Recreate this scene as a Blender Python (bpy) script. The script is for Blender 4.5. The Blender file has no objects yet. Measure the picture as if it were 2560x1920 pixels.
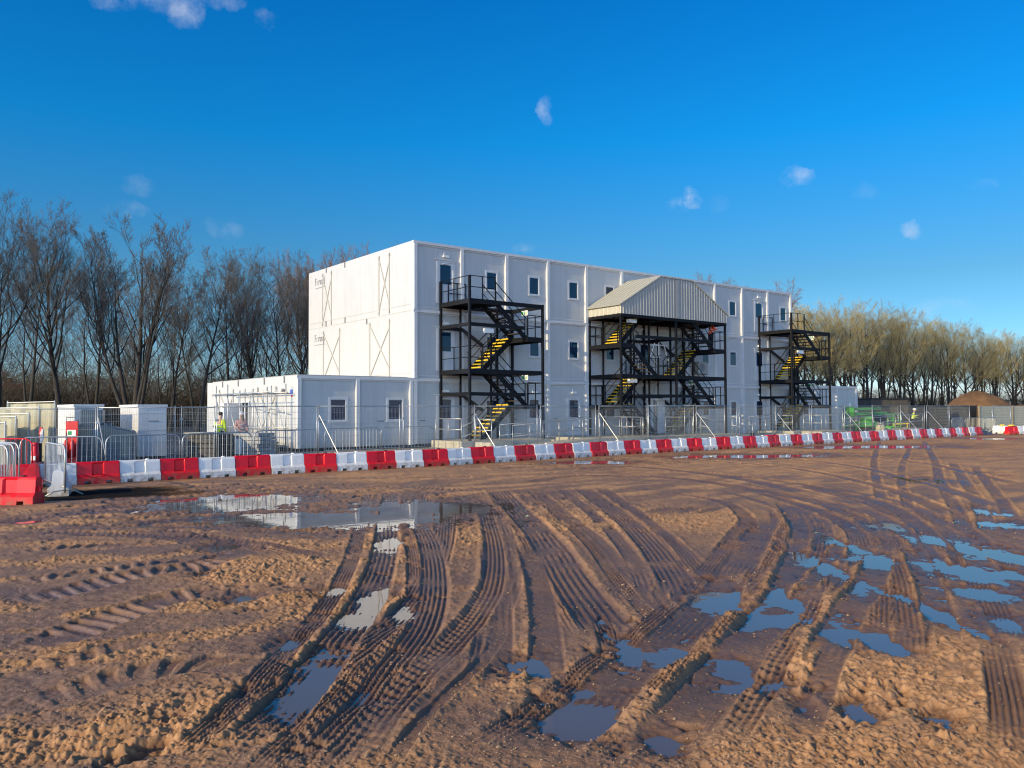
import bpy, bmesh, math, random
import numpy as np
from mathutils import Vector, Matrix
random.seed(7)
SC = bpy.context.scene
COL = SC.collection
PI = math.pi

# ------------------------------------------------------------------ camera
FPX = 2062.0
CAMH = 1.8
_p = math.atan(65 / FPX); _r = math.atan(10 / 2560)
CF = Vector((0, math.cos(_p), math.sin(_p)))
_R0 = Vector((1, 0, 0)); _U0 = Vector((0, -math.sin(_p), math.cos(_p)))
CR = math.cos(_r) * _R0 - math.sin(_r) * _U0
CU = math.sin(_r) * _R0 + math.cos(_r) * _U0
cam_d = bpy.data.cameras.new('camera')
cam = bpy.data.objects.new('camera', cam_d); COL.objects.link(cam)
cam_d.sensor_width = 36; cam_d.lens = 36 * FPX / 2560
cam_d.clip_end = 6000; cam_d.clip_start = 0.05
M = Matrix.Identity(4)
for i in range(3):
    M[i][0] = CR[i]; M[i][1] = CU[i]; M[i][2] = -CF[i]
M[2][3] = CAMH
cam.matrix_world = M
SC.camera = cam

def pdir(x, y):
    return CF + CR * ((x - 1280) / FPX) + CU * ((960 - y) / FPX)
def G(x, y, z=0.0):
    d = pdir(x, y); t = (z - CAMH) / d.z
    return Vector((d.x * t, d.y * t, z))
def at(x, Y, z=0.0):
    "ground point seen in column x at depth Y"
    return Vector(((x - 1280) / FPX * Y, Y, z))
BO = Vector((-4.806, 39.8, 0)); BA = math.atan2(.609, .793)
def BL(u, w, z=0.0):
    "building frame (u along the long front, w outwards from it) to world"
    return Vector((BO.x + .793 * u + .609 * w, BO.y + .609 * u - .793 * w, z))

# ------------------------------------------------------------------ materials
def mat(name, col, rough=.5, metal=0.0, var=0.0, scale=6.0, bump=0.0, bscale=40.0, spec=.5, dirt=None, rv=0.0, coat=0.0, vstreak=0.0):
    m = bpy.data.materials.new(name); m.use_nodes = True
    nt = m.node_tree; N = nt.nodes; L = nt.links
    b = N['Principled BSDF']
    b.inputs['Roughness'].default_value = rough; b.inputs['Metallic'].default_value = metal
    b.inputs['Specular IOR Level'].default_value = spec; b.inputs['Coat Weight'].default_value = coat
    tc = N.new('ShaderNodeTexCoord')
    rgb = N.new('ShaderNodeRGB'); rgb.outputs[0].default_value = (*col, 1)
    last = rgb.outputs[0]
    def noise(sc, det=5, src=None, dist=0.0):
        n = N.new('ShaderNodeTexNoise'); n.inputs['Scale'].default_value = sc; n.inputs['Detail'].default_value = det
        n.inputs['Distortion'].default_value = dist
        L.new(src or tc.outputs['Object'], n.inputs['Vector']); return n
    def ramp(src, a, b_, lo=0.0, hi=1.0):
        r = N.new('ShaderNodeMapRange'); r.inputs[1].default_value = a; r.inputs[2].default_value = b_
        r.inputs[3].default_value = lo; r.inputs[4].default_value = hi; L.new(src, r.inputs[0]); return r.outputs[0]
    def mulcol(c, fac):
        mx = N.new('ShaderNodeMix'); mx.data_type = 'RGBA'; mx.blend_type = 'MULTIPLY'; mx.inputs[0].default_value = 1
        L.new(c, mx.inputs[6]); L.new(fac, mx.inputs[7]); return mx.outputs[2]
    def mixcol(c, c2, fac):
        mx = N.new('ShaderNodeMix'); mx.data_type = 'RGBA'
        L.new(fac, mx.inputs[0]); L.new(c, mx.inputs[6]); mx.inputs[7].default_value = (*c2, 1); return mx.outputs[2]
    if var > 0:
        last = mulcol(last, ramp(noise(scale).outputs[0], .3, .7, 1 - var, 1 + var * .4))
    if vstreak > 0:
        mp = N.new('ShaderNodeMapping'); mp.inputs['Scale'].default_value = (3.0, 3.0, .12); L.new(tc.outputs['Object'], mp.inputs[0])
        last = mulcol(last, ramp(noise(1.6, 6, mp.outputs[0]).outputs[0], .45, .75, 1.0, 1 - vstreak))
    if dirt:  # (colour, z0, z1): splashed mud low down on the thing itself
        c2, z0, z1 = dirt
        sx = N.new('ShaderNodeSeparateXYZ'); L.new(tc.outputs['Object'], sx.inputs[0])
        a = ramp(sx.outputs[2], z0, z1, 1, 0)
        nn = ramp(noise(9, 8).outputs[0], .35, .65, 0, 1)
        mm = N.new('ShaderNodeMath'); mm.operation = 'MULTIPLY'; L.new(a, mm.inputs[0]); L.new(nn, mm.inputs[1])
        last = mixcol(last, c2, mm.outputs[0])
    L.new(last, b.inputs['Base Color'])
    if rv > 0:
        L.new(ramp(noise(scale * 1.7).outputs[0], .3, .7, max(.02, rough - rv), min(1, rough + rv)), b.inputs['Roughness'])
    if bump > 0:
        bp = N.new('ShaderNodeBump'); bp.inputs['Strength'].default_value = bump; bp.inputs['Distance'].default_value = .01
        L.new(noise(bscale, 4).outputs[0], bp.inputs['Height']); L.new(bp.outputs[0], b.inputs['Normal'])
    return m

MUDC = (.20, .12, .065)
MT = {
 'panel': mat('white_panel', (.495, .49, .478), .42, var=.05, scale=1.2, bump=.06, bscale=3.0, vstreak=.09, dirt=((.42,.36,.28), .0, .7)),
 'trim': mat('white_trim', (.58, .58, .58), .38, var=.06, scale=2.0),
 'seam': mat('beige_trim', (.44, .42, .37), .5, var=.06),
 'black': mat('black_steel', (.007, .008, .011), .6, var=.2, scale=4, spec=.22),
 'blackrail': mat('black_rail', (.007, .008, .011), .55, spec=.25),
 'yellow': mat('yellow_nosing', (.75, .52, .03), .5, var=.15, scale=20),
 'grating': mat('dark_tread', (.045, .035, .03), .6, var=.2, scale=9),
 'glass': None,
 'galv': mat('galvanised_steel', (.48, .49, .49), .42, metal=.65, var=.15, scale=14, rv=.1),
 'wire': mat('galvanised_wire', (.34, .35, .35), .5, metal=.5),
 'foot': mat('grey_block', (.28, .27, .25), .85, var=.2, scale=8),
 'red': mat('red_plastic', (.70, .006, .022), .38, var=.12, scale=5, dirt=(MUDC, -.02, .26), rv=.1),
 'whitep': mat('white_plastic', (.74, .74, .73), .42, var=.08, scale=5, dirt=((.30,.21,.13), -.02, .30), rv=.1),
 'concrete': mat('pale_concrete', (.47, .44, .36), .85, var=.15, scale=4, bump=.1),
 'sheet': mat('cream_sheet', (.47, .445, .365), .45, var=.05, scale=2),
 'sheet2': mat('grey_sheet', (.33, .325, .30), .45, var=.05, scale=2),
 'timber': mat('weathered_timber', (.30, .24, .16), .8, var=.25, scale=6),
 'tarmac': mat('wet_tarmac', (.045, .045, .046), .55, var=.35, scale=1.3, bump=.25, bscale=60, rv=.2),
 'green': mat('green_paint', (.07, .50, .03), .35, var=.1),
 'dgreen': mat('dark_green_paint', (.02, .20, .05), .4, var=.1),
 'rubber': mat('black_rubber', (.02, .02, .02), .8),
 'orange': mat('orange_cloth', (.85, .09, .02), .8, var=.12, scale=20),
 'hiviz': mat('yellow_cloth', (.62, .78, .03), .8, var=.12, scale=20),
 'navy': mat('navy_cloth', (.015, .017, .03), .85, var=.2, scale=20),
 'pinkc': mat('pink_cloth', (.55, .30, .28), .85, var=.12, scale=20),
 'skin': mat('skin', (.50, .30, .22), .55),
 'hairb': mat('dark_hair', (.03, .02, .015), .7),
 'helmet': mat('white_helmet', (.75, .75, .73), .35),
 'helmetr': mat('red_helmet', (.65, .04, .02), .35),
 'tank': mat('blue_grey_tank', (.045, .08, .115), .4, var=.15, scale=3),
 'cabin': mat('white_cabin', (.60, .60, .59), .45, var=.06, scale=3, vstreak=.08),
 'firered': mat('fire_red', (.60, .02, .025), .4, var=.1),
 'acgrey': mat('unit_grey', (.34, .33, .30), .5, var=.1),
 'soil': mat('bare_soil', (.16, .082, .036), .95, var=.3, scale=1.5, bump=.6, bscale=6),
 'roof_tile': mat('red_roof_tile', (.42, .10, .05), .8, var=.25, scale=3),
 'brick': mat('dark_brick', (.16, .08, .06), .85, var=.2, scale=8),
 'screen': mat('beige_screen', (.44, .42, .31), .8, var=.14, scale=5, vstreak=.12),
 'hoard': mat('dark_hoarding', (.038, .036, .033), .75, var=.2, scale=2.5),
 'hut': mat('brown_hut', (.085, .07, .052), .75, var=.2, scale=2, vstreak=.2),
 'logo': mat('dark_lettering', (.19, .19, .20), .5),
 'signgreen': mat('sign_green', (.02, .30, .10), .5),
 'signwhite': mat('sign_white', (.80, .82, .78), .5),
 'signblue': mat('sign_blue', (.05, .09, .40), .5),
 'signred': mat('sign_red', (.6, .03, .04), .5),
 'lampwhite': mat('lamp_cover', (.80, .80, .76), .4),
 'dark': mat('dark_void', (.012, .012, .014), .7),
 'pallet': mat('dark_stack', (.07, .062, .055), .8, var=.4, scale=7),
 'wrap': mat('grey_wrap', (.34, .35, .36), .5, var=.3, scale=5),
}
def glass():
    m = bpy.data.materials.new('window_glass'); m.use_nodes = True
    nt = m.node_tree; b = nt.nodes['Principled BSDF']
    b.inputs['Base Color'].default_value = (.007, .026, .062, 1); b.inputs['Roughness'].default_value = .04
    b.inputs['IOR'].default_value = 1.62
    n = nt.nodes.new('ShaderNodeTexNoise'); n.inputs['Scale'].default_value = 1.1
    tc = nt.nodes.new('ShaderNodeTexCoord'); nt.links.new(tc.outputs['Object'], n.inputs['Vector'])
    bp = nt.nodes.new('ShaderNodeBump'); bp.inputs['Strength'].default_value = .05; bp.inputs['Distance'].default_value = .05
    nt.links.new(n.outputs[0], bp.inputs['Height']); nt.links.new(bp.outputs[0], b.inputs['Normal'])
    return m
MT['glass'] = glass()

# ------------------------------------------------------------------ mesh builder
class MB:
    def __init__(s): s.v = []; s.f = []; s.m = []
    def quadbox(s, c8, m=0):
        o = len(s.v); s.v += [tuple(c) for c in c8]
        for q in ((0,3,2,1),(4,5,6,7),(0,1,5,4),(1,2,6,5),(2,3,7,6),(3,0,4,7)):
            s.f.append([o+i for i in q]); s.m.append(m)
        return s
    def box(s, x0, x1, y0, y1, z0, z1, m=0):
        return s.quadbox([(x0,y0,z0),(x1,y0,z0),(x1,y1,z0),(x0,y1,z0),(x0,y0,z1),(x1,y0,z1),(x1,y1,z1),(x0,y1,z1)], m)
    def beam(s, p, q, a, b, m=0, up=(0,0,1)):
        p = Vector(p); q = Vector(q); d = (q-p).normalized(); up = Vector(up)
        if abs(d.dot(up)) > .98: up = Vector((1,0,0))
        r = d.cross(up).normalized() * (a/2); u = r.cross(d).normalized() * (b/2)
        return s.quadbox([p-r-u, p+r-u, p+r+u, p-r+u, q-r-u, q+r-u, q+r+u, q-r+u], m) if True else s
    def tube(s, pts, r, n=6, m=0, closed=False):
        pts = [Vector(p) for p in pts]; rs = r if isinstance(r, (list, tuple)) else [r]*len(pts)
        o = len(s.v); prev = None; k = len(pts)
        for i, p in enumerate(pts):
            if closed: d = pts[(i+1) % k] - pts[i-1]
            else: d = (pts[min(i+1, k-1)] - pts[max(i-1, 0)])
            d = d.normalized()
            if prev is None:
                a = Vector((0,0,1)) if abs(d.z) < .9 else Vector((1,0,0)); x = d.cross(a).normalized()
            else: x = (prev - d*prev.dot(d)).normalized()
            prev = x; y = d.cross(x)
            for j in range(n):
                t = 2*PI*j/n; s.v.append(tuple(p + (x*math.cos(t) + y*math.sin(t))*rs[i]))
        for i in range(k if closed else k-1):
            for j in range(n):
                a = o+i*n+j; b = o+i*n+(j+1) % n; i2 = (i+1) % k
                s.f.append([a, b, o+i2*n+(j+1) % n, o+i2*n+j]); s.m.append(m)
        if not closed:
            s.f.append([o+j for j in range(n)][::-1]); s.m.append(m)
            s.f.append([o+(k-1)*n+j for j in range(n)]); s.m.append(m)
        return s
    def poly(s, pts, m=0):
        o = len(s.v); s.v += [tuple(p) for p in pts]; s.f.append(list(range(o, o+len(pts)))); s.m.append(m); return s
    def prism(s, prof, fn, a, b, m=0):
        "profile 2-D points extruded between parameters a and b; fn(p2, t) -> 3-D"
        o = len(s.v); n = len(prof)
        s.v += [tuple(fn(p, a)) for p in prof] + [tuple(fn(p, b)) for p in prof]
        for i in range(n):
            j = (i+1) % n; s.f.append([o+i, o+j, o+n+j, o+n+i]); s.m.append(m)
        s.f.append([o+i for i in range(n)][::-1]); s.m.append(m)
        s.f.append([o+n+i for i in range(n)]); s.m.append(m); return s
    def ball(s, c, r, m=0, n=8, k=6):
        c = Vector(c); r = Vector(r) if not isinstance(r, (int, float)) else Vector((r,r,r)); o = len(s.v)
        s.v.append((c.x, c.y, c.z-r.z))
        for i in range(1, k):
            t = -PI/2 + PI*i/k
            for j in range(n):
                a = 2*PI*j/n; s.v.append((c.x+r.x*math.cos(t)*math.cos(a), c.y+r.y*math.cos(t)*math.sin(a), c.z+r.z*math.sin(t)))
        s.v.append((c.x, c.y, c.z+r.z)); e = len(s.v)-1
        for j in range(n):
            s.f.append([o, o+1+(j+1) % n, o+1+j]); s.m.append(m)
            s.f.append([e, o+1+(k-2)*n+j, o+1+(k-2)*n+(j+1) % n]); s.m.append(m)
            for i in range(k-2):
                s.f.append([o+1+i*n+j, o+1+i*n+(j+1) % n, o+1+(i+1)*n+(j+1) % n, o+1+(i+1)*n+j]); s.m.append(m)
        return s
    def build(s, name, mats, parent=None, smooth=False, bevel=0.0):
        me = bpy.data.meshes.new(name); me.from_pydata(s.v, [], s.f)
        mats = mats if isinstance(mats, (list, tuple)) else [mats]
        for m in mats: me.materials.append(m)
        if any(s.m): me.polygons.foreach_set('material_index', s.m)
        bm = bmesh.new(); bm.from_mesh(me); bmesh.ops.recalc_face_normals(bm, faces=bm.faces); bm.to_mesh(me); bm.free()
        if smooth: me.polygons.foreach_set('use_smooth', [True]*len(me.polygons))
        me.update()
        o = bpy.data.objects.new(name, me); COL.objects.link(o)
        if parent: o.parent = parent
        if bevel:
            b = o.modifiers.new('bevel', 'BEVEL'); b.width = bevel; b.segments = 2; b.limit_method = 'ANGLE'
        return o

def tag(o, label=None, cat=None, group=None, kind=None):
    if label: o['label'] = label
    if cat: o['category'] = cat
    if group: o['group'] = group
    if kind: o['kind'] = kind
    return o
def thing(name, label, cat, loc=(0,0,0), rz=0.0, group=None):
    o = bpy.data.objects.new(name, None); COL.objects.link(o)
    o.empty_display_size = .2
    o.location = loc; o.rotation_euler = (0, 0, rz)
    return tag(o, label, cat, group)
def copy_tree(o, parent=None):
    c = o.copy(); COL.objects.link(c)
    if parent: c.parent = parent
    for ch in o.children: copy_tree(ch, c)
    return c
def dup(root, loc, rz, label, group=None, scale=None):
    r = copy_tree(root); r.location = loc; r.rotation_euler = (0, 0, rz); r['label'] = label
    if group: r['group'] = group
    if scale: r.scale = scale
    return r
ORD = ['first','second','third','fourth','fifth','sixth','seventh','eighth','ninth','tenth','eleventh','twelfth','thirteenth','fourteenth','fifteenth',
       'sixteenth','seventeenth','eighteenth','nineteenth','twentieth','twenty-first','twenty-second','twenty-third','twenty-fourth','twenty-fifth',
       'twenty-sixth','twenty-seventh','twenty-eighth','twenty-ninth','thirtieth','thirty-first','thirty-second','thirty-third','thirty-fourth','thirty-fifth']
# ------------------------------------------------------------------ sky and sun
SUN_EL = math.radians(21.0)
_sh = Vector((-.793*.9969+.609*.0785, -.609*.9969-.793*.0785)).normalized()
SUN_DIR = Vector((_sh.x*math.cos(SUN_EL), _sh.y*math.cos(SUN_EL), math.sin(SUN_EL)))   # towards the sun
sd = bpy.data.lights.new('sun', 'SUN'); sd.energy = 2.65; sd.angle = math.radians(.53); sd.color = (1.0, .80, .46)
so = bpy.data.objects.new('sun', sd); COL.objects.link(so)
so.rotation_euler = SUN_DIR.to_track_quat('Z', 'Y').to_euler()
BACK = (1.80, 1.90, 2.28)
def build_world():
    w = bpy.data.worlds.new('World'); SC.world = w; w.use_nodes = True
    nt = w.node_tree; N = nt.nodes; L = nt.links; bg = N['Background']
    sky = N.new('ShaderNodeTexSky'); sky.sky_type = 'NISHITA'; sky.sun_disc = False
    sky.sun_elevation = SUN_EL; sky.sun_rotation = math.atan2(SUN_DIR.x, SUN_DIR.y)
    sky.air_density = 1.0; sky.dust_density = .25; sky.ozone_density = 2.2; sky.altitude = 100
    tc = N.new('ShaderNodeTexCoord')
    sx_ = N.new('ShaderNodeSeparateXYZ'); L.new(tc.outputs['Generated'], sx_.inputs[0])
    cr = N.new('ShaderNodeValToRGB'); el = cr.color_ramp.elements
    TINT = [(0.0, (0.52, 0.56, 0.80)), (.035, (0.36, 0.50, 0.70)), (.085, (0.225, 0.425, 0.592)), (.15, (0.167, 0.379, 0.500)), (.31, (0.021, 0.475, 0.783)), (.45, (0.010, 0.433, 0.817)), (.70, (0.050, 0.333, 0.600)), (1.0, (0.133, 0.317, 0.467))]
    while len(el) < len(TINT): el.new(.5)
    for e_, (p_, c_) in zip(el, TINT): e_.position = p_; e_.color = (c_[0]/2.5, c_[1]/2.5, c_[2]/2.5, 1)
    L.new(sx_.outputs[2], cr.inputs[0])
    m1 = N.new('ShaderNodeVectorMath'); m1.operation = 'MULTIPLY'; L.new(sky.outputs[0], m1.inputs[0]); L.new(cr.outputs[0], m1.inputs[1])
    hs = N.new('ShaderNodeVectorMath'); hs.operation = 'SCALE'; hs.inputs['Scale'].default_value = 2.5; L.new(m1.outputs[0], hs.inputs[0])
    # out-of-view sky boosted as added fill, dimmed round the sun: blend by bearing
    dt = N.new('ShaderNodeVectorMath'); dt.operation = 'DOT_PRODUCT'; L.new(tc.outputs['Generated'], dt.inputs[0]); dt.inputs[1].default_value = (-_sh.x, -_sh.y, 0)
    fr_ = N.new('ShaderNodeMapRange'); fr_.interpolation_type = 'SMOOTHSTEP'; fr_.inputs[1].default_value = -.40; fr_.inputs[2].default_value = .06; L.new(dt.outputs['Value'], fr_.inputs[0])
    bk = N.new('ShaderNodeVectorMath'); bk.operation = 'MULTIPLY'; L.new(sky.outputs[0], bk.inputs[0]); bk.inputs[1].default_value = BACK
    bz = N.new('ShaderNodeMapRange'); bz.inputs[1].default_value = .22; bz.inputs[2].default_value = .75; bz.inputs[3].default_value = 1.8; bz.inputs[4].default_value = .32; L.new(sx_.outputs[2], bz.inputs[0])
    b2_ = N.new('ShaderNodeVectorMath'); b2_.operation = 'SCALE'; L.new(bk.outputs[0], b2_.inputs[0]); L.new(bz.outputs[0], b2_.inputs['Scale'])
    mb = N.new('ShaderNodeMix'); mb.data_type = 'RGBA'; L.new(fr_.outputs[0], mb.inputs[0]); sr = N.new('ShaderNodeMapRange'); sr.inputs[1].default_value = -1.0; sr.inputs[2].default_value = -.35; sr.inputs[3].default_value = .34; sr.inputs[4].default_value = 1.0; L.new(dt.outputs['Value'], sr.inputs[0])
    b3_ = N.new('ShaderNodeVectorMath'); b3_.operation = 'SCALE'; L.new(b2_.outputs[0], b3_.inputs[0]); L.new(sr.outputs[0], b3_.inputs['Scale'])
    L.new(b3_.outputs[0], mb.inputs[6]); L.new(hs.outputs[0], mb.inputs[7])
    nz = N.new('ShaderNodeTexNoise'); nz.inputs['Scale'].default_value = 36; nz.inputs['Detail'].default_value = 6; nz.inputs['Roughness'].default_value = .62
    L.new(tc.outputs['Generated'], nz.inputs['Vector'])
    def mth(op, a, b=None):
        n = N.new('ShaderNodeMath'); n.operation = op
        for i, q in enumerate((a, b)):
            if q is None: continue
            if isinstance(q, (int, float)): n.inputs[i].default_value = q
            else: L.new(q, n.inputs[i])
        return n.outputs[0]
    wn = N.new('ShaderNodeTexNoise'); wn.inputs['Scale'].default_value = 30; wn.inputs['Detail'].default_value = 5; wn.inputs['Roughness'].default_value = .65
    L.new(tc.outputs['Generated'], wn.inputs['Vector'])
    w1 = N.new('ShaderNodeVectorMath'); w1.operation = 'SUBTRACT'; L.new(wn.outputs['Color'], w1.inputs[0]); w1.inputs[1].default_value = (.5, .5, .5)
    w2 = N.new('ShaderNodeVectorMath'); w2.operation = 'SCALE'; L.new(w1.outputs[0], w2.inputs[0]); w2.inputs['Scale'].default_value = .032
    w3 = N.new('ShaderNodeVectorMath'); w3.operation = 'ADD'; L.new(w2.outputs[0], w3.inputs[0]); L.new(tc.outputs['Generated'], w3.inputs[1])
    warp = w3.outputs[0]
    total = None
    # small fair-weather clouds: direction, half width, half height, strength
    for (x, y, sx, sy, st) in [(330,-8,120,34,.6),(470,26,38,46,.75),(540,0,60,22,.5),(660,50,26,26,.4),(1366,276,25,36,.7),(1708,508,50,20,.95),(1724,494,24,24,.95),
                               (1997,445,42,27,.8),(2272,577,28,24,.65),(2350,770,80,24,.3),(2290,775,48,24,.16),(2458,457,36,16,.28),(322,522,50,24,.32),
                               (345,462,34,24,.24),(560,572,50,28,.26),(1308,617,34,20,.5),(2160,478,34,24,.12),(1790,510,30,26,.12)]:
        d = pdir(x, y).normalized()
        r = d.cross(Vector((0,0,1))).normalized(); u = r.cross(d).normalized()
        def dot(vec, s):
            n = N.new('ShaderNodeVectorMath'); n.operation = 'DOT_PRODUCT'; L.new(warp, n.inputs[0])
            n.inputs[1].default_value = tuple(vec * s); return n.outputs['Value']
        a = dot(r, FPX/sx); b = dot(u, FPX/sy)
        q = mth('ADD', mth('MULTIPLY', a, a), mth('MULTIPLY', b, b))
        f = mth('MULTIPLY', mth('MAXIMUM', mth('SUBTRACT', 1.0, q), 0.0), st)
        fr = mth('GREATER_THAN', dot(d, 1.0), 0.0)
        f = mth('MULTIPLY', f, fr)
        total = f if total is None else mth('ADD', total, f)
    k = N.new('ShaderNodeMapRange'); k.inputs[1].default_value = .30; k.inputs[2].default_value = .84; k.interpolation_type = 'SMOOTHSTEP'
    L.new(nz.outputs[0], k.inputs[0])
    cm = mth('MINIMUM', mth('MULTIPLY', mth('MULTIPLY', total, .72), k.outputs[0]), .7)
    mx = N.new('ShaderNodeMix'); mx.data_type = 'RGBA'
    L.new(cm, mx.inputs[0]); L.new(mb.outputs[2], mx.inputs[6]); mx.inputs[7].default_value = (3.5, 3.75, 4.25, 1)
    L.new(mx.outputs[2], bg.inputs['Color']); bg.inputs['Strength'].default_value = .12
build_world()
SC.view_settings.view_transform = 'Standard'; SC.view_settings.look = 'None'
SC.view_settings.exposure = 0.86; SC.view_settings.gamma = 1.0
SC.render.engine = 'CYCLES'
SC.cycles.use_denoising = True; SC.cycles.use_adaptive_sampling = False; SC.cycles.filter_width = 1.15
SC.cycles.max_bounces = 6; SC.cycles.diffuse_bounces = 3; SC.cycles.glossy_bounces = 3; SC.cycles.transparent_max_bounces = 8
# ------------------------------------------------------------------ modular buildings (local x = along front, y = into the block)
MOD = 2.836
ST = 3.35
def pillar_mb(u, z0, z1):
    prof = [(-.11, .0), (-.085, -.14), (-.012, -.14), (-.006, -.13), (.006, -.13), (.012, -.14), (.085, -.14), (.11, .0)]
    return MB().prism(prof, lambda p, t: (u+p[0], p[1], t), z0, z1)
def window(parent, u, z0, z1, w=.64, y=0.0, m=None):
    fr = MB(); a = w/2; t = .09
    fr.box(u-a-t, u+a+t, y-.045, y, z1, z1+t); fr.box(u-a-t, u+a+t, y-.07, y, z0-t, z0)
    fr.box(u-a-t, u-a, y-.045, y, z0, z1); fr.box(u+a, u+a+t, y-.045, y, z0, z1)
    fr.box(u-a, u-a+.03, y-.025, y-.001, z0, z1); fr.box(u+a-.03, u+a, y-.025, y-.001, z0, z1)
    fr.box(u-a+.03, u+a-.03, y-.025, y-.001, z1-.03, z1); fr.box(u-a+.03, u+a-.03, y-.025, y-.001, z0, z0+.03)
    o = fr.build('window', MT['trim'], parent)
    MB().box(u-a+.03, u+a-.03, y-.012, y-.002, z0+.03, z1-.03).build('pane', MT['glass'], o)
    return o
def door(parent, u, z0, w=.86, h=2.05, light=True, pane=True):
    fr = MB(); a = w/2; t = .10
    fr.box(u-a-t, u-a, -.06, 0, z0, z0+h); fr.box(u+a, u+a+t, -.06, 0, z0, z0+h); fr.box(u-a-t, u+a+t, -.06, 0, z0+h, z0+h+t)
    fr.box(u-a-.2, u+a+.1, -.11, 0, z0+h+t, z0+h+t+.03)
    fr.box(u-a, u+a, -.03, -.002, z0, z0+h)
    fr.box(u-.18, u+.12, -.12, -.03, z0+h-.10, z0+h-.04)
    o = fr.build('door', MT['trim'], parent)
    if pane:
        MB().box(u-a+.12, u+a-.12, -.036, -.031, z0+.98, z0+h-.12).build('pane', MT['glass'], o)
    MB().tube([(u-a+.07, -.03, z0+1.0), (u-a+.07, -.09, z0+1.0), (u-a+.2, -.09, z0+1.0)], .012, 6).build('handle', MT['galv'], o)
    if light:
        l = MB(); l.box(u-.16, u+.16, -.12, 0, z0+h+.26, z0+h+.36); l.tube([(u-.1, -.05, z0+h+.36), (u-.1, -.05, z0+h+.5)], .02, 6)
        l.build('door_light', MT['lampwhite'], o)
    return o
def seam(parent, x0, x1, z, y=-.004, mm='seam'):
    return MB().box(x0, x1, y-.006, 0, z-.012, z+.012).build('panel_seam', MT[mm], parent)
def module_wall(parent, u0, n, depth, z0, z1, levels):
    u1 = u0 + n*MOD
    wl = MB(); wl.box(u0, u1, 0, depth, z0, z1)
    for k in range(n):       # slightly separate skin sheets so that the long wall is not one perfect plane
        a = u0 + k*MOD
        for lz in levels:
            for q in range(2):
                x0 = a + .12 + q*(MOD-.24)/2; x1 = x0 + (MOD-.24)/2 - .008
                wl.box(x0, x1, -.006 - .003*random.random(), 0, lz+.2, lz+ST-.26)
    wl.build('wall', MT['panel'], parent)
    for lz in levels:
        b = MB(); b.box(u0-.01, u1+.01, -.12, 0, lz+ST-.13, lz+ST+.004); b.box(u0, u1, -.05, 0, lz+ST-.20, lz+ST-.13)
        b.build('fascia', MT['trim'], parent)
        if lz > 1: 
            b = MB(); b.box(u0+.11, u1-.11, -.03, 0, lz+.10, lz+.17); b.build('floor_rail', MT['trim'], parent)
    for k in range(n+1):
        u = u0 + k*MOD + (.11 if k == 0 else -.11 if k == n else 0)
        for lz in levels:
            pillar_mb(u, max(z0, lz+.01), lz+ST-.13).build('pillar', MT['trim'], parent)

blk = thing('modular_office_block', 'long three storey white modular block with a sunlit blank end wall', 'building', BO, BA)
L11 = 11*MOD
module_wall(blk, 0, 11, 12.14, .18, 10.05, [0, ST, 2*ST])
MB().box(.3, L11-.3, .3, 11.8, 10.05, 10.13).build('roof', MT['acgrey'], blk)
MB().box(.05, L11-.05, .15, 12.0, .0, .18).build('base', MT['dark'], blk)
OFF = 1.90
FL = [.40, 3.75, 7.10]
# third floor
door(blk, 1.88, FL[2])
for k in (1, 2, 3, 4, 8, 10): window(blk, k*MOD+OFF, 8.03, 8.95)
door(blk, 9*MOD+1.9, FL[2])
door(blk, 5*MOD+1.9, FL[2], light=False)
# second floor
door(blk, 1.88, FL[1])
for k in (1, 2, 3, 4, 7, 8): window(blk, k*MOD+OFF, 4.68, 5.60)
door(blk, 5*MOD+1.9, FL[1], light=False)
door(blk, 9*MOD+1.9, FL[1])
# ground floor
door(blk, 1.88, FL[0])
for k, lt in ((2, True), (3, True), (9, True)): door(blk, k*MOD+1.86, FL[0], light=lt)
for k in (1, 4, 7, 8, 10): window(blk, k*MOD+OFF, 1.38, 2.30, w=.7 if k < 5 else .56)
for k in (0, 2, 3):
    MB().box(k*MOD+.42, k*MOD+.72, -.02, 0, 1.28, 1.33).build('vent_grille', MT['logo'], blk)
# the blank end: strap covers, clips, seams, lettering
def gv(px, o=(-4.806, 39.8)):
    r = (px-1280)/FPX; return (o[0]-r*o[1])/(.793*r+.609)
def end_panel(parent, px_pairs, z0, z1, x, o=(-4.806, 39.8)):
    for a, b in px_pairs:
        va, vb = gv(a, o), gv(b, o)
        m = MB(); t = .038
        for v in (va, vb):
            m.box(x-.035, x, v-t, v+t, z0, z1); m.box(x-.05, x-.035, v-t-.03, v+t+.03, z1-.16, z1-.04)
            m.box(x-.05, x-.035, v-t-.03, v+t+.03, z0+.02, z0+.16)
        m.beam((x-.02, va, z1-.14), (x-.02, vb, z0+.5), .03, .055, up=(0,1,0)); m.beam((x-.02, vb, z1-.40), (x-.02, va, z0+.12), .033, .055, up=(0,1,0))
        m.build('strap_cover', MT['seam'], parent)
end_panel(blk, [(806, 827.7), (947, 973)], 6.72, 9.80, 0.0)
end_panel(blk, [(808, 848.8), (924.3, 973.6)], 3.40, 6.42, 0.0)
for z in (6.97, 6.66, 3.62):
    MB().box(-.012, 0, .1, 12.0, z-.013, z+.013).build('panel_seam', MT['seam'], blk)
for px, z0, z1 in ((815, 9.78, 10.05), (861.5, 9.74, 10.05), (815, 6.66, 6.98), (862.6, 6.66, 6.97), (917, 6.36, 6.66)):
    v = gv(px); MB().box(-.04, 0, v-.035, v+.035, z0, z1).build('lifting_clip', MT['logo'], blk)
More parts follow.
